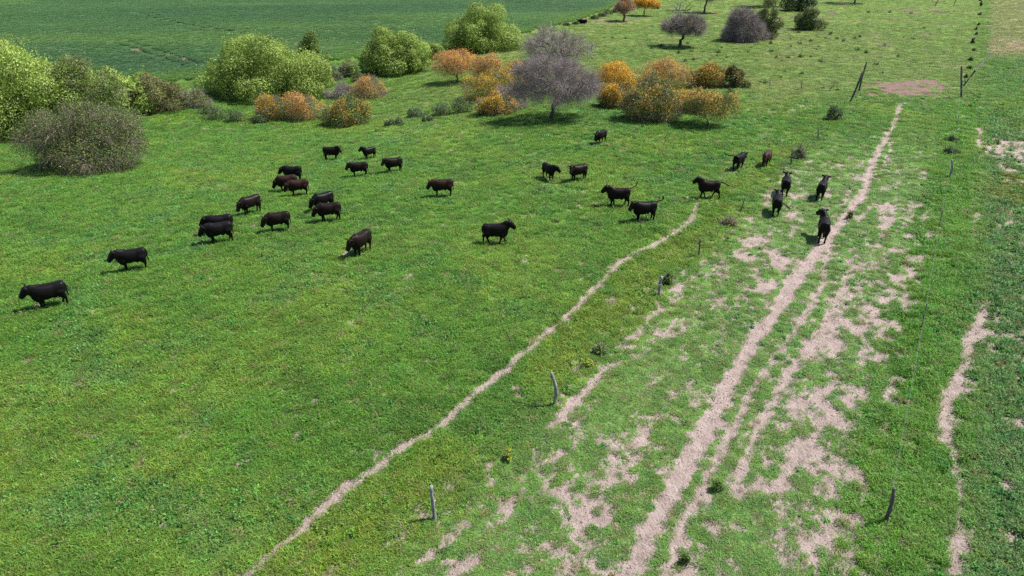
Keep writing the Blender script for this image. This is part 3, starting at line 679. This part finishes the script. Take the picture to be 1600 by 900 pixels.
plant('bush', 'round olive green bush standing clear on the rise', 'bush', (1264, 47), (1240, 1292, 9), clumps=36, leaf=OLIVE + DGREEN, leaf_n=9000, leaf_l=.30, twig=GREY, twig_n=1500, twig_w=.03, trunk_r=.14, bare=.02)
plant('bush', 'dark green tree on the skyline behind the round olive bush', 'tree', (1252, 17), (1222, 1284, -30), clumps=40, leaf=DGREEN, leaf_n=8000, leaf_l=.42, trunk_r=.2, bare=.05)
bare_tree('grey tree on the skyline beside the dark green tree', (1204, 10), (1160, 1236, -34), 9000, 44, bare=.12, twig_w=.05)
bare_tree('far grey tree with a thin trunk, last before the open slope', (1335, 5), (1296, 1372, -40), 8000, 36, bare=.3, twig_w=.05)

# low plants along the foot of the shrubs and by the fences
def low(label, base, box, pal, n=1600, name='low_shrub', cat='shrub', group=None, **kw):
    a = dict(clumps=12, leaf=pal, leaf_n=n, leaf_l=.17, twig=BROWN, twig_n=150, twig_l=.35, trunk_r=.03, bare=.0, depth=.8, lobes=4, clump_f=.42, dome=True); a.update(kw)
    return plant(name, label, cat, base, box, group, **a)
SAGE = [G_(.11, .165, .065), G_(.085, .135, .05), G_(.14, .19, .08)]
for (u, v, w, h) in ((338, 186, 22, 24), (366, 190, 20, 20), (404, 192, 16, 16), (326, 178, 14, 14), (648, 182, 20, 14), (690, 180, 26, 20), (722, 176, 20, 26), (668, 190, 16, 10), (620, 196, 18, 12), (560, 128, 12, 14), (650, 112, 14, 16)):
    low('sage green low shrub in the rough grass below the willows', (u, v), (u - w, u + w, v - h), SAGE, 1500, group='sage green shrubs below the willows')
low('dark little bush behind the split fence post', (1043, 443), (1033, 1053, 424), DGREEN + BROAD, 900)
low('green weed bush beside the bare strip along the old fence', (938, 553), (926, 950, 537), BROAD + DGREEN, 900, leaf_l=.11)
plant('yellow_flower', 'yellow flowering weed alone in the short grass', 'plant', (793, 717), (783, 805, 699), clumps=8, leaf=BROAD, leaf_n=350, leaf_l=.10, bloom=[G_(.50, .50, .06), G_(.55, .54, .12)], bloom_n=420, bloom_l=.07, trunk_r=.015, bare=0)
plant('yellow_flower', 'sprawling patch of yellow flowers beside the green weed bush', 'plant', (918, 573), (905, 933, 561), clumps=9, leaf=BROAD, leaf_n=300, leaf_l=.09, bloom=[G_(.50, .50, .06), G_(.55, .54, .12)], bloom_n=260, bloom_l=.07, trunk_r=.012, bare=0)
low('dark leafy bush beside the leaning corner posts', (1304, 187), (1291, 1321, 162), DGREEN + SAGE, 1500)
low('half dry grey bush growing against a thin fence post', (1249, 247), (1239, 1260, 223), SAGE + OLIVE, 500, twig=GREY + BROWN, twig_n=500, twig_l=.5)
low('brown dry grass clump in the trodden ground near the cattle', (1138, 351), (1126, 1150, 340), OLIVE + BROWN, 250, twig=BROWN, twig_n=350, twig_l=.45)
low('small dark plant on the edge of the trodden path', (1328, 341), (1322, 1334, 331), DGREEN + BROAD, 400, leaf_l=.11)
low('flat spiny plant beside the wire fence above a crooked post', (1484, 240), (1468, 1500, 228), DGREEN + SAGE, 900)
low('dark weed under the wire fence beyond the flat spiny plant', (1490, 221), (1477, 1501, 213), DGREEN + SAGE, 600)
low('dark weed growing at the edge of a narrow worn track', (1072, 880), (1062, 1081, 868), SAGE + BROAD, 420, leaf_l=.09, twig_n=0)
low('green weed overhanging the narrow worn track', (1120, 766), (1108, 1134, 754), BROAD + SAGE, 420, leaf_l=.09, twig_n=0)
for u, v, w, h in ((1521, 68, 6, 12), (1521, 80, 5, 7), (1525, 55, 5, 9), (1530, 40, 4, 9), (1531, 24, 4, 9), (1533, 10, 4, 9), (1517, 96, 7, 8), (1514, 108, 6, 7), (1510, 122, 5, 9), (1526, 47, 3, 6), (1532, 2, 4, 9)):
    low('dark scrubby bush in the row along the far wire fence', (u, v), (u - w * random.uniform(.4, .9), u + w * random.uniform(.4, .9), v - h * random.uniform(.5, 1.0)), SAGE + SAGE + DGREEN, 500, group='bushes along the far wire fence', leaf_l=.24)
for u, v, w, h in ((929, 30, 8, 6), (941, 26, 8, 8), (951, 22, 8, 8), (960, 20, 6, 8), (899, 38, 6, 5), (886, 40, 6, 5), (1026, 14, 6, 7)):
    low('dark weedy bush on the edge of the crop', (u, v), (u - w, u + w, v - h), DGREEN + SAGE, 600, group='weedy bushes on the edge of the crop', leaf_l=.24)
# thistle tussocks dotted over the closely grazed rise
TUS4 = "185,175;227,235;308,238;530,285;695,268;720,320;795,320;835,370;735,370;680,380;940,355;890,325;1075,320;1215,270;1340,285;1400,275;1340,240;1095,295;1215,320;1250,355;1325,358;1400,355;1465,350;1535,385;1180,425;1305,445;1410,458;1130,375;1390,200;1485,195;1560,235;1505,305;865,175;1285,375;1595,205;1280,480;880,345;910,295;1150,510;1180,515;640,330;345,318;960,575;440,250;470,300"
TUS5 = "105,180;150,205;12,200;105,215;200,262;15,240;150,265;95,268;270,178;320,180;352,190;405,178;430,170;245,285;420,232;460,245;635,172;680,180;470,55;510,50;570,55;670,60;545,210;605,228;535,340;505,300;290,160;200,190;235,215;460,85;260,410;325,420;610,262;420,120;730,130"
tus = [(900 + float(a.split(',')[0]) / 4, float(a.split(',')[1]) / 4) for a in TUS4.split(';')] + [(1200 + float(a.split(',')[0]) / 3, float(a.split(',')[1]) / 3) for a in TUS5.split(';')]
protos = []
for kx in range(4):
    n_ = 150; d = unit(rng.normal(size=(n_, 3))); d[:, 2] = np.abs(d[:, 2]) * 1.1
    P = d * np.array([.55, .5, .5]) * (.12 + .85 * rng.random((n_, 1))) * (1 + .3 * np.sin(3 * np.arctan2(d[:, 1], d[:, 0]) + kx))[:, None]
    V, F, T = leaf_quads(P, d + rng.normal(size=d.shape) * .3, .26 * (.6 + .8 * rng.random(n_)), .09, pick(DGREEN + SAGE, n_))
    protos.append(np_mesh('thistle', V, F, T))
for i, (u, v) in enumerate(tus):
    p = gp(u, v + 1.5); o = obj('thistle', protos[i % 4], M_LEAF); o.location = p
    s_ = (.42 + .5 * random.random() ** 1.5); o.scale = (s_, s_, s_ * (.8 + .5 * random.random())); o.rotation_euler = (0, 0, random.random() * 6.3)
    tag(o, 'small dark green thistle clump on the pale grazed rise', 'thistle', 'thistles dotted over the grazed rise')

# fallen dead branch and a stump on the rise
p = gp(1060, 20); s = mpp(p); tb = Tubes(5)
rr_ = random.Random(3)
def dead(a, d, L, r, lv):
    pts = [np.array(a)]
    for q in range(4):
        d = unit(d + np.array([rr_.gauss(0, .22), rr_.gauss(0, .22), rr_.gauss(0, .16) - .02])); pts.append(pts[-1] + d * L / 4); pts[-1][2] = max(pts[-1][2], .05)
    tb.add(pts, [r, r * .85, r * .7, r * .5, r * .3])
    if lv:
        for q in (1, 2, 2, 3): dead(pts[q], unit(d + np.array([rr_.gauss(0, .7), rr_.gauss(0, .7), rr_.gauss(.25, .35)])), L * .6, r * .5, lv - 1)
dead((.0, 0, .5), np.array([1, .1, .25]), 3.4, .16, 2); dead((0, 0, .5), np.array([-1, .2, .2]), 3.2, .15, 2); dead((.1, 0, .4), np.array([-.5, -.6, .5]), 2.6, .12, 2); dead((0, 0, .3), np.array([.1, .1, 1.]), 2.0, .14, 2)
r0 = empty('fallen_branch', p); tag(r0, 'fallen grey dead tree limbs lying behind the leaning grey tree', 'branch')
obj('limb', tb.mesh('limb'), M_DEAD, r0)
p = gp(924, 77); tb = Tubes(7); tb.add([(0, 0, -.1), (.04, 0, .3), (.16, .02, .65), (.3, .03, .95)], [.2, .15, .13, .1])
tb.add([(.05, 0, .3), (-.12, .03, .5)], [.08, .05])
o = obj('tree_stump', tb.mesh('stump'), M_DEAD); o.location = p; tag(o, 'short leaning dead stump alone on the grazed rise', 'stump')

# ------------------------------------------------------------------ fences
def post_mesh(vec, r, bend=0., knots=2, seed=0):
    q = random.Random(seed); v = np.array(vec, float); H = np.linalg.norm(v); k = 9
    sidev = unit(np.cross(v, [0.2, 1, 0.1])); pts = []; rad = []
    for i in range(k):
        f_ = i / (k - 1); pts.append(v * f_ + sidev * bend * H * sin(pi * f_) + np.array([q.gauss(0, r * .12), q.gauss(0, r * .12), 0])); rad.append(r * (1.08 - .25 * f_) * (1 + q.gauss(0, .10)))
    pts = [pts[0] - unit(v) * .25] + pts; rad = [rad[0]] + rad
    tb = Tubes(8); tb.add(pts, rad)
    for j in range(knots):
        f_ = .3 + .5 * q.random(); a = v * f_ + sidev * bend * H * sin(pi * f_); an = q.random() * 6.3
        tb.add([a, a + np.array([cos(an), sin(an), .4]) * r * 1.7], [r * .55, r * .35])
    return tb.mesh('post', True)
def fence(name, label, specs, wires, extra=None):
    pts = [gp(*s_[0]) for s_ in specs]
    root = empty(name, pts[0]); tag(root, label, 'fence'); tops = []
    for i, (s_, p) in enumerate(zip(specs, pts)):
        (u, v), (tu, tv), r, bend, mt = s_
        mp_ = mpp(p); h = (v - tv) * mp_ / cos(dep(p)); lx = (tu - u - plumb(u, v, v - tv)) * mp_
        vec = np.array([lx, 0, h]); o = obj('post', post_mesh(vec, r, bend, 2 if r > .05 else 0, i + len(specs)), mt, root); o.location = p - pts[0]
        tops.append((np.array(p), vec))
    for i in range(len(specs) - 1):
        for f_ in wires:
            a = tops[i][0] + tops[i][1] * f_; b_ = tops[i + 1][0] + tops[i + 1][1] * f_
            L_ = np.linalg.norm(b_ - a); q = np.linspace(0, 1, 9)[:, None]
            P = a + (b_ - a) * q; P[:, 2] -= (4 * q[:, 0] * (1 - q[:, 0])) * L_ * .006
            tb = Tubes(4); tb.add(P - np.array(pts[0]), .0018, cap=False); obj('wire', tb.mesh('wire'), M_WIRE, root)
    return root
fence('old_fence', 'old sagging fence of crooked grey posts between the pasture and the worn strip', [
    ((679, 811), (674, 763), .065, .0, M_POST), ((866, 632), (861, 584), .075, -.09, M_POST), ((1030, 461), (1034, 432), .085, .03, M_POST), ((1092, 400), (1094, 373), .05, 0, M_POSTD),
    ((1157, 332), (1164, 309), .035, 0, M_POSTD), ((1223, 271), (1226, 255), .03, 0, M_POST), ((1236, 257), (1238, 233), .06, 0, M_POSTD), ((1278, 217), (1279, 201), .045, 0, M_POSTD), ((1328, 160), (1347, 114), .11, -.02, M_POSTD)], (.55, .9))
fence('wire_fence', 'wire fence with thin leaning posts beside the lush green strip', [
    ((1384, 815), (1398, 762), .066, -.02, M_POSTD), ((1440, 513), (1449, 473), .035, 0, M_POSTD), ((1467, 358), (1473, 328), .035, 0, M_POSTD), ((1482, 278), (1487, 250), .09, -.10, M_POST),
    ((1494, 205), (1498, 180), .03, 0, M_POSTD), ((1502, 153), (1502, 106), .12, 0, M_POSTD)], (.35, .62, .92))
fence('cross_fence', 'short cross fence of thin stakes ending at the leaning corner posts', [
    ((1203, 134), (1203, 122), .05, 0, M_POSTD), ((1252, 141), (1253, 127), .05, 0, M_POSTD), ((1295, 142), (1305, 131), .05, 0, M_POSTD), ((1342, 143), (1354, 99), .11, .02, M_POSTD)], (.5, .85))
p = gp(1505, 134); mp_ = mpp(p); tb = Tubes(8); tb.add([(0, 0, -.1), (.85 * 27 * mp_ * .5, 0, 23 * mp_), (27 * mp_, 0, 46 * mp_ / cos(dep(p)))], [.13, .12, .08]); tb.add([(.2, 0, .3), (.0, .1, .9)], [.09, .06])
o = obj('brace_log', tb.mesh('brace_log'), M_POSTD); o.location = p; tag(o, 'long slanting log propped beside the upright corner post of the wire fence', 'log')
for (u, v), (tu, tv) in (((1461, 9), (1467, -1)), ((1490, 9), (1494, 0))):
    p = gp(u, v); mp_ = mpp(p); o = obj('stake', post_mesh(((tu - u - plumb(u, v, v - tv)) * mp_, 0, (v - tv) * mp_), .1, 0, 1, u), M_POSTD); o.location = p
    tag(o, 'dark leaning stake standing alone high on the far slope', 'stake', 'lone stakes on the far slope')

# ------------------------------------------------------------------ cattle
m, t, b = new_mat('cow_hide')
oi = N(t, 'ShaderNodeObjectInfo'); tc = N(t, 'ShaderNodeTexCoord')
nz = noise_n(t, 3.2, 5, .6, tc.outputs['Object']); sp = N(t, 'ShaderNodeSeparateXYZ'); t.links.new(tc.outputs['Object'], sp.inputs[0])
bk = N(t, 'ShaderNodeMapRange'); t.links.new(sp.outputs['Z'], bk.inputs[0]); bk.inputs[1].default_value = .55; bk.inputs[2].default_value = 1.2
fx = math_n(t, 'MULTIPLY', math_n(t, 'MULTIPLY', bk.outputs[0], nz), 1.7, True)
t.links.new(mixc(t, fx, (.006, .0055, .0055), oi.outputs['Color']), b.inputs['Base Color'])
rg = N(t, 'ShaderNodeMapRange'); t.links.new(nz, rg.inputs[0]); rg.inputs[3].default_value = .30; rg.inputs[4].default_value = .55; t.links.new(rg.outputs[0], b.inputs['Roughness'])
b.inputs['Specular IOR Level'].default_value = .08
fn = noise_n(t, 42, 3, .6, tc.outputs['Object']); bp = N(t, 'ShaderNodeBump'); bp.inputs['Strength'].default_value = .3; bp.inputs['Distance'].default_value = .015
t.links.new(math_n(t, 'ADD', fn, nz), bp.inputs['Height']); t.links.new(bp.outputs[0], b.inputs['Normal']); M_COW = m
m, t, b = new_mat('cow_eye'); b.inputs['Roughness'].default_value = .1
t.links.new(mixc(t, noise_n(t, 20), (.006, .005, .005), (.02, .012, .008)), b.inputs['Base Color']); M_EYE = m

def loft(bm, secs, k=14):
    """secs: (centre, half width (y), half height, axis pitch) closed lofted body"""
    rings = []
    for c, w, h, pit, yaw in secs:
        up_ = Vector((-sin(pit), 0, cos(pit))); sd = Vector((0, 1, 0))
        Rz = Matrix.Rotation(yaw, 3, 'Z'); up_ = Rz @ up_; sd = Rz @ sd
        rings.append([bm.verts.new(Vector(c) + sd * (w * math.copysign(abs(cos(a)) ** .82, cos(a))) + up_ * (h * math.copysign(abs(sin(a)) ** .82, sin(a)))) for a in (2 * pi * j / k for j in range(k))])
    for i in range(len(rings) - 1):
        for j in range(k):
            bm.faces.new((rings[i][j], rings[i][(j + 1) % k], rings[i + 1][(j + 1) % k], rings[i + 1][j]))
    bm.faces.new(rings[0][::-1]); bm.faces.new(rings[-1])
def limb(bm, pts, rads, k=10):
    rings = []
    for i, (p_, r) in enumerate(zip(pts, rads)):
        rx, ry = r if isinstance(r, tuple) else (r, r)
        d = (Vector(pts[min(i + 1, len(pts) - 1)]) - Vector(pts[max(i - 1, 0)])).normalized()
        sd = Vector((0, 1, 0)); sd = (sd - d * sd.dot(d)).normalized(); fw = sd.cross(d)
        rings.append([bm.verts.new(Vector(p_) + fw * (rx * cos(a)) + sd * (ry * sin(a))) for a in (2 * pi * j / k for j in range(k))])
    for i in range(len(rings) - 1):
        for j in range(k): bm.faces.new((rings[i][j], rings[i][(j + 1) % k], rings[i + 1][(j + 1) % k], rings[i + 1][j]))
    bm.faces.new(rings[0][::-1]); bm.faces.new(rings[-1])
def cow_mesh(head=0.0, turn=0.0, stride=0.0, tail='down', lying=False, seed=0, tail_side=0.0):
    """head: -1 grazing .. 0 level .. 1 raised; turn: head yaw; stride: leg swing"""
    q = random.Random(seed); bm = bmesh.new(); fat = 1 + q.uniform(-.05, .07)
    T = [(-.87, 1.00, .16, .20), (-.84, .965, .23, .295), (-.73, .95, .275, .335), (-.5, .935, .29, .35), (-.3, .905, .295, .36), (0, .87, .335, .40), (.25, .865, .335, .42), (.45, .88, .31, .425), (.62, .91, .27, .405), (.76, .94, .21, .33), (.85, .97, .13, .21)]
    loft(bm, [((x, 0, z + .05), w * fat * 1.04, h * .96 * (1 + (fat - 1) * .5), 0, 0) for x, z, w, h in T], 18)
    loft(bm, [((.30, 0, 1.18), .07, .08, 0, 0), ((.48, 0, 1.24), .09, .09, 0, 0), ((.66, 0, 1.20), .08, .09, 0, 0)], 10)      # withers
    for sgn in (-1, 1): loft(bm, [((-.62, sgn * .20, 1.12), .05, .06, 0, 0), ((-.50, sgn * .22, 1.14), .07, .07, 0, 0), ((-.38, sgn * .20, 1.12), .05, .06, 0, 0)], 8)   # hip bones
    # neck and head
    if head >= 0: poll = Vector((.98 - .05 * head, 0, 1.24 + .26 * head)); pitch = -radians(44 - 18 * head)
    else: poll = Vector((.98 + .08 * head, 0, 1.24 + .66 * head)); pitch = -radians(44 + 30 * -head)
    n0 = Vector((.55, 0, 1.0)); Rz = Matrix.Rotation(turn, 3, 'Z'); Rh = Matrix.Rotation(turn * 1.5, 3, 'Z')
    def nk(p_): return n0 + Rz @ (Vector(p_) - n0)
    poll = nk(poll); ndir = (poll - n0); np_ = atan2(ndir.z, math.hypot(ndir.x, ndir.y))
    loft(bm, [(n0 + ndir * f_, w, h, np_, turn) for f_, w, h in ((-.10, .25, .42), (.22, .225, .365), (.52, .195, .315), (.82, .172, .265), (1.0, .15, .205), (1.12, .10, .12))], 14)
    fwd = Rh @ Vector((cos(pitch), 0, sin(pitch)))
    loft(bm, [(poll + fwd * x * 1.08, w * 1.08, h * 1.08, pitch, turn * 1.5) for x, w, h in ((-.10, .08, .09), (-.04, .145, .17), (.06, .168, .20), (.17, .158, .19), (.28, .128, .165), (.38, .112, .142), (.46, .12, .135), (.515, .112, .115), (.55, .07, .07))], 14)
    sdv = Rh @ Vector((0, 1, 0)); upv = sdv.cross(fwd) * -1
    if upv.z < 0: upv = -upv
    for sgn in (-1, 1):
        e0 = poll + sdv * (sgn * .10) + upv * .05 - fwd * .02; e1 = e0 + sdv * (sgn * .25) + upv * (.03 + q.uniform(-.03, .05)) - fwd * .03
        pts = [e0, e0.lerp(e1, .35), e0.lerp(e1, .7), e1]
        dv_ = (e1 - e0).normalized(); rings = []
        for p_, r in zip(pts, (.05, .09, .085, .04)):
            rings.append([bm.verts.new(p_ + upv * (r * sin(a)) + fwd * (.036 * cos(a))) for a in (2 * pi * j / 8 for j in range(8))])
        for i in range(3):
            for j in range(8): bm.faces.new((rings[i][j], rings[i][(j + 1) % 8], rings[i + 1][(j + 1) % 8], rings[i + 1][j]))
        bm.faces.new(rings[0][::-1]); bm.faces.new(rings[-1])
    # brisket
    loft(bm, [((.45, 0, .56), .12, .12, 0, 0), ((.68, 0, .60), .13, .15, 0, 0), ((.82, 0, .72), .10, .16, 0, 0), ((.90, 0, .85), .07, .14, 0, 0)], 10)
    if not lying:
        for sgn, ph in ((1, 1), (-1, -1)):
            a = stride * ph + q.uniform(-.05, .05)
            y = sgn * .17; kn = (.50 + .36 * sin(a) * 1.0, y, .40); ft = (.50 + .74 * sin(a) - .05 * max(0, -a), y * .95, .10 + (.10 * max(0, a) if stride else 0))
            limb(bm, [(.50, sgn * .16, .95), (.50 + .10 * sin(a), sgn * .22, .76), (.50 + .2 * sin(a), y, .58), kn, (kn[0] * .5 + ft[0] * .5 - .01, y, (kn[2] + ft[2]) / 2), ft, (ft[0] + .03, ft[1], ft[2] - .10)],
                 [(.17, .11), (.155, .115), (.105, .09), (.078, .072), (.058, .054), (.062, .058), (.078, .068)])
        for sgn, ph in ((1, -1), (-1, 1)):
            a = stride * ph + q.uniform(-.05, .05)
            y = sgn * .17; hk = (-.70 + .40 * sin(a), y, .47); ft = (-.64 + .76 * sin(a), y * .95, .10 + (.06 * max(0, -a) if stride else 0))
            limb(bm, [(-.58, sgn * .15, 1.0), (-.57 + .05 * sin(a), sgn * .215, .82), (-.57 + .15 * sin(a), sgn * .195, .66), hk, (hk[0] * .5 + ft[0] * .5, y, (hk[2] + ft[2]) / 2), ft, (ft[0] + .04, ft[1], ft[2] - .10)],
                 [(.27, .15), (.275, .155), (.215, .125), (.095, .072), (.06, .055), (.062, .058), (.078, .068)])
        loft(bm, [((-.36, 0, .58), .07, .06, 0, 0), ((-.26, 0, .55), .10, .08, 0, 0), ((-.12, 0, .55), .06, .05, 0, 0)], 8)
    else:
        for sgn in (-1, 1):
            limb(bm, [(.45, sgn * .2, .72), (.68, sgn * .26, .56), (.48, sgn * .28, .52), (.3, sgn * .24, .52)], [.12, .075, .06, .05])
            limb(bm, [(-.5, sgn * .2, .85), (-.25, sgn * .34, .62), (-.5, sgn * .38, .53), (-.2, sgn * .4, .52)], [.2, .13, .06, .05])
    if tail == 'down': tp = [(-.80, 0, 1.22), (-.91, 0, 1.16), (-.95, .02, .95), (-.90, .03, .75), (-.90, .03, .58), (-.89, .02, .42)]; tr_ = [.05, .036, .028, .026, .045, .02]
    elif tail == 'out': tp = [(-.78, 0, 1.18), (-.92, 0, 1.22), (-1.10, tail_side * .2, 1.20), (-1.32, tail_side * .5, 1.10), (-1.52, tail_side * .7, 1.0), (-1.72, tail_side * .8, .96)]; tr_ = [.05, .038, .03, .028, .045, .02]
    else: tp = [(-.78, 0, 1.18), (-.90, 0, 1.28), (-1.06, tail_side * .25, 1.34), (-1.25, tail_side * .6, 1.32), (-1.36, tail_side * .85, 1.42), (-1.44, tail_side * 1.0, 1.58)]; tr_ = [.05, .038, .03, .028, .045, .022]
    if tail != 'down': tr_ = [r_ * 1.3 for r_ in tr_]
    limb(bm, tp, tr_, 8)
    bmesh.ops.recalc_face_normals(bm, faces=bm.faces)
    me = bpy.data.meshes.new('cow_body'); bm.to_mesh(me); bm.free()
    o = bpy.data.objects.new('tmp', me); COL.objects.link(o)
    r = o.modifiers.new('r', 'REMESH'); r.mode = 'VOXEL'; r.voxel_size = .024; r.use_smooth_shade = True
    sm = o.modifiers.new('s', 'SMOOTH'); sm.factor = .5; sm.iterations = 3
    dg = bpy.context.evaluated_depsgraph_get(); out = bpy.data.meshes.new_from_object(o.evaluated_get(dg)); out.name = 'cow_body'
    bpy.data.objects.remove(o); bpy.data.meshes.remove(me)
    if lying:
        co = np.empty(len(out.vertices) * 3, np.float32); out.vertices.foreach_get('co', co); co = co.reshape(-1, 3); co[:, 2] -= .50; out.vertices.foreach_set('co', co.ravel())
    co = np.empty(len(out.vertices) * 3, np.float32); out.vertices.foreach_get('co', co); co = co.reshape(-1, 3) * np.array([.89, 1.0, 1.06], np.float32); out.vertices.foreach_set('co', co.ravel())
    out.polygons.foreach_set('use_smooth', np.ones(len(out.polygons), bool))
    eyes = [poll + fwd * .13 + sdv * (sgn * .118) + upv * .055 - Vector((0, 0, .5 if lying else 0)) for sgn in (-1, 1)]
    return out, [Vector((e.x * .89, e.y, e.z * 1.06)) for e in eyes]
def eye_mesh():
    bm = bmesh.new(); bmesh.ops.create_icosphere(bm, subdivisions=2, radius=.026); me = bpy.data.meshes.new('eye'); bm.to_mesh(me); bm.free()
    me.polygons.foreach_set('use_smooth', np.ones(len(me.polygons), bool)); return me
EYE = eye_mesh()
BLK = (.009, .0075, .008); DBR = (.015, .009, .0075); BRN = (.032, .015, .011)
# photo point between the feet, heading in degrees (0 right, 90 away, 180 left, 270 nearer), scale, colour, pose, label
COWS = [
 (84, 479, 213, .94, BLK, dict(head=.05, stride=.12), 'black cow farthest out from the herd, alone in open grass'),
 (212, 422, 205, .94, BLK, dict(head=.05, turn=.2), 'black cow alone, second from the outer end of the straggling herd'),
 (347, 366, 200, .95, BLK, dict(head=-.1), 'black cow standing close behind another with only its back showing'),
 (346, 379, 205, .97, BLK, dict(head=-.15, turn=.15, stride=.1), 'black cow with grey shine on its flank, in front of its twin'),
 (394, 334, 232, .95, DBR, dict(head=-.35, turn=.1), 'dark brown black cow with lowered head, quarter turned, apart behind the pair'),
 (437, 361, 203, .95, DBR, dict(head=-.3, turn=.35), 'dark brown cow with grey stripe of light on its cheek, standing alone'),
 (566, 396, 243, 1.0, DBR, dict(head=-.25, turn=-.1), 'dark cow walking out of the herd with head down and shiny back'),
 (507, 329, 222, .97, BLK, dict(head=-.4, turn=.1), 'black cow with grey sheen half hidden behind a brown cow'),
 (516, 346, 198, .97, DBR, dict(head=-.3, turn=.25, stride=.1), 'dark brown cow standing in front of the grey-sheened black cow'),
 (459, 283, 184, .93, BLK, dict(head=-.15), 'black cow at the back of the tight group of three'),
 (450, 299, 198, .95, BRN, dict(head=-.5), 'red brown cow in the middle of the tight group of three, head down'),
 (468, 306, 202, .93, BRN, dict(head=-.3, turn=.2), 'red brown cow at the front of the tight group of three'),
 (519, 250, 2, .92, DBR, dict(head=.2, turn=-.5), 'dark brown cow facing the opposite way from its neighbours at the back of the herd'),
 (578, 248, 222, .80, BLK, dict(head=.55, turn=-.2), 'small black calf with raised head at the back of the herd'),
 (562, 276, 196, .92, DBR, dict(head=.0, turn=.35), 'dark brown cow below the calf with head turned to look'),
 (616, 269, 204, .92, DBR, dict(head=.05, turn=.3), 'dark cow right of the calf with its hips raised on the slope'),
 (692, 307, 189, 1.0, BRN, dict(head=-.1, turn=.3), 'red brown cow alone in the weedy grass behind the walking black cow'),
 (774, 381, 1, 1.0, BLK, dict(head=.5, stride=.32), 'black cow striding alone towards the path with head held up'),
 (857, 280, 300, .92, BLK, dict(head=.0, turn=.5), 'black cow facing its neighbour, one of two standing face to face'),
 (903, 282, 203, .95, DBR, dict(head=.15, turn=.6), 'dark brown cow looking out, the other of two face to face'),
 (938, 224, 228, .90, BLK, dict(head=-.35, turn=.1), 'black cow nearest the bare trees, standing alone'),
 (966, 322, 176, 1.02, DBR, dict(head=.35, tail='up', tail_side=-.6, stride=.2), 'dark brown cow with tail lifted, partly behind another by the path'),
 (1006, 345, 190, 1.02, BLK, dict(head=.15, tail='up', tail_side=.0, turn=.25), 'black cow with tail raised, in front of the brown one by the path'),
 (1106, 309, 176, .98, DBR, dict(head=.75, stride=.36, tail='out'), 'dark cow trotting on the bare path with tail streaming behind'),
 (1153, 264, 48, .95, BLK, dict(head=-.1, tail='up', tail_side=1.0, stride=.15), 'black cow seen from behind with tail curled high, near the old fence'),
 (1196, 259, 238, .92, (.06, .028, .022), dict(head=-.15, turn=.1), 'reddish backed cow standing near the bush on the old fence'),
 (1225, 304, 70, .98, BLK, dict(head=.45, stride=.1), 'black cow walking away, just ahead of the one with tail swung out'),
 (1211, 334, 72, .98, BLK, dict(head=.35, tail='out', tail_side=-1.0, stride=.12), 'black cow walking away with tail swung to the side'),
 (1281, 310, 60, .98, BLK, dict(head=.6, stride=.2, turn=-.1), 'black cow trotting away between the old fence and the trodden path'),
 (1283, 374, 70, 1.05, BLK, dict(head=.85, turn=.40, stride=.06), 'black cow standing on the trodden path with its head up and turned'),
]
for i, (u, v, hd, sc_, colr, pose, lab) in enumerate(COWS):
    p = gp(u, v); me, eyes = cow_mesh(seed=i, **pose)
    r = empty('cow', p + Vector((0, 0, -.03)), radians(hd)); r.scale = (sc_,) * 3
    tag(r, lab, 'cow', 'black and brown cattle crossing the pasture')
    bd = obj('body', me, M_COW, r); bd.color = (*colr, 1)
    for e in eyes: eo = obj('eye', EYE, M_EYE, r); eo.location = e
me, eyes = cow_mesh(seed=99, head=-.2, lying=True)
r = empty('cow', gp(911, 37), radians(170)); tag(r, 'black animal lying down at the edge of the crop, far from the herd', 'cow', 'black and brown cattle crossing the pasture')
bd = obj('body', me, M_COW, r); bd.color = (*BLK, 1)
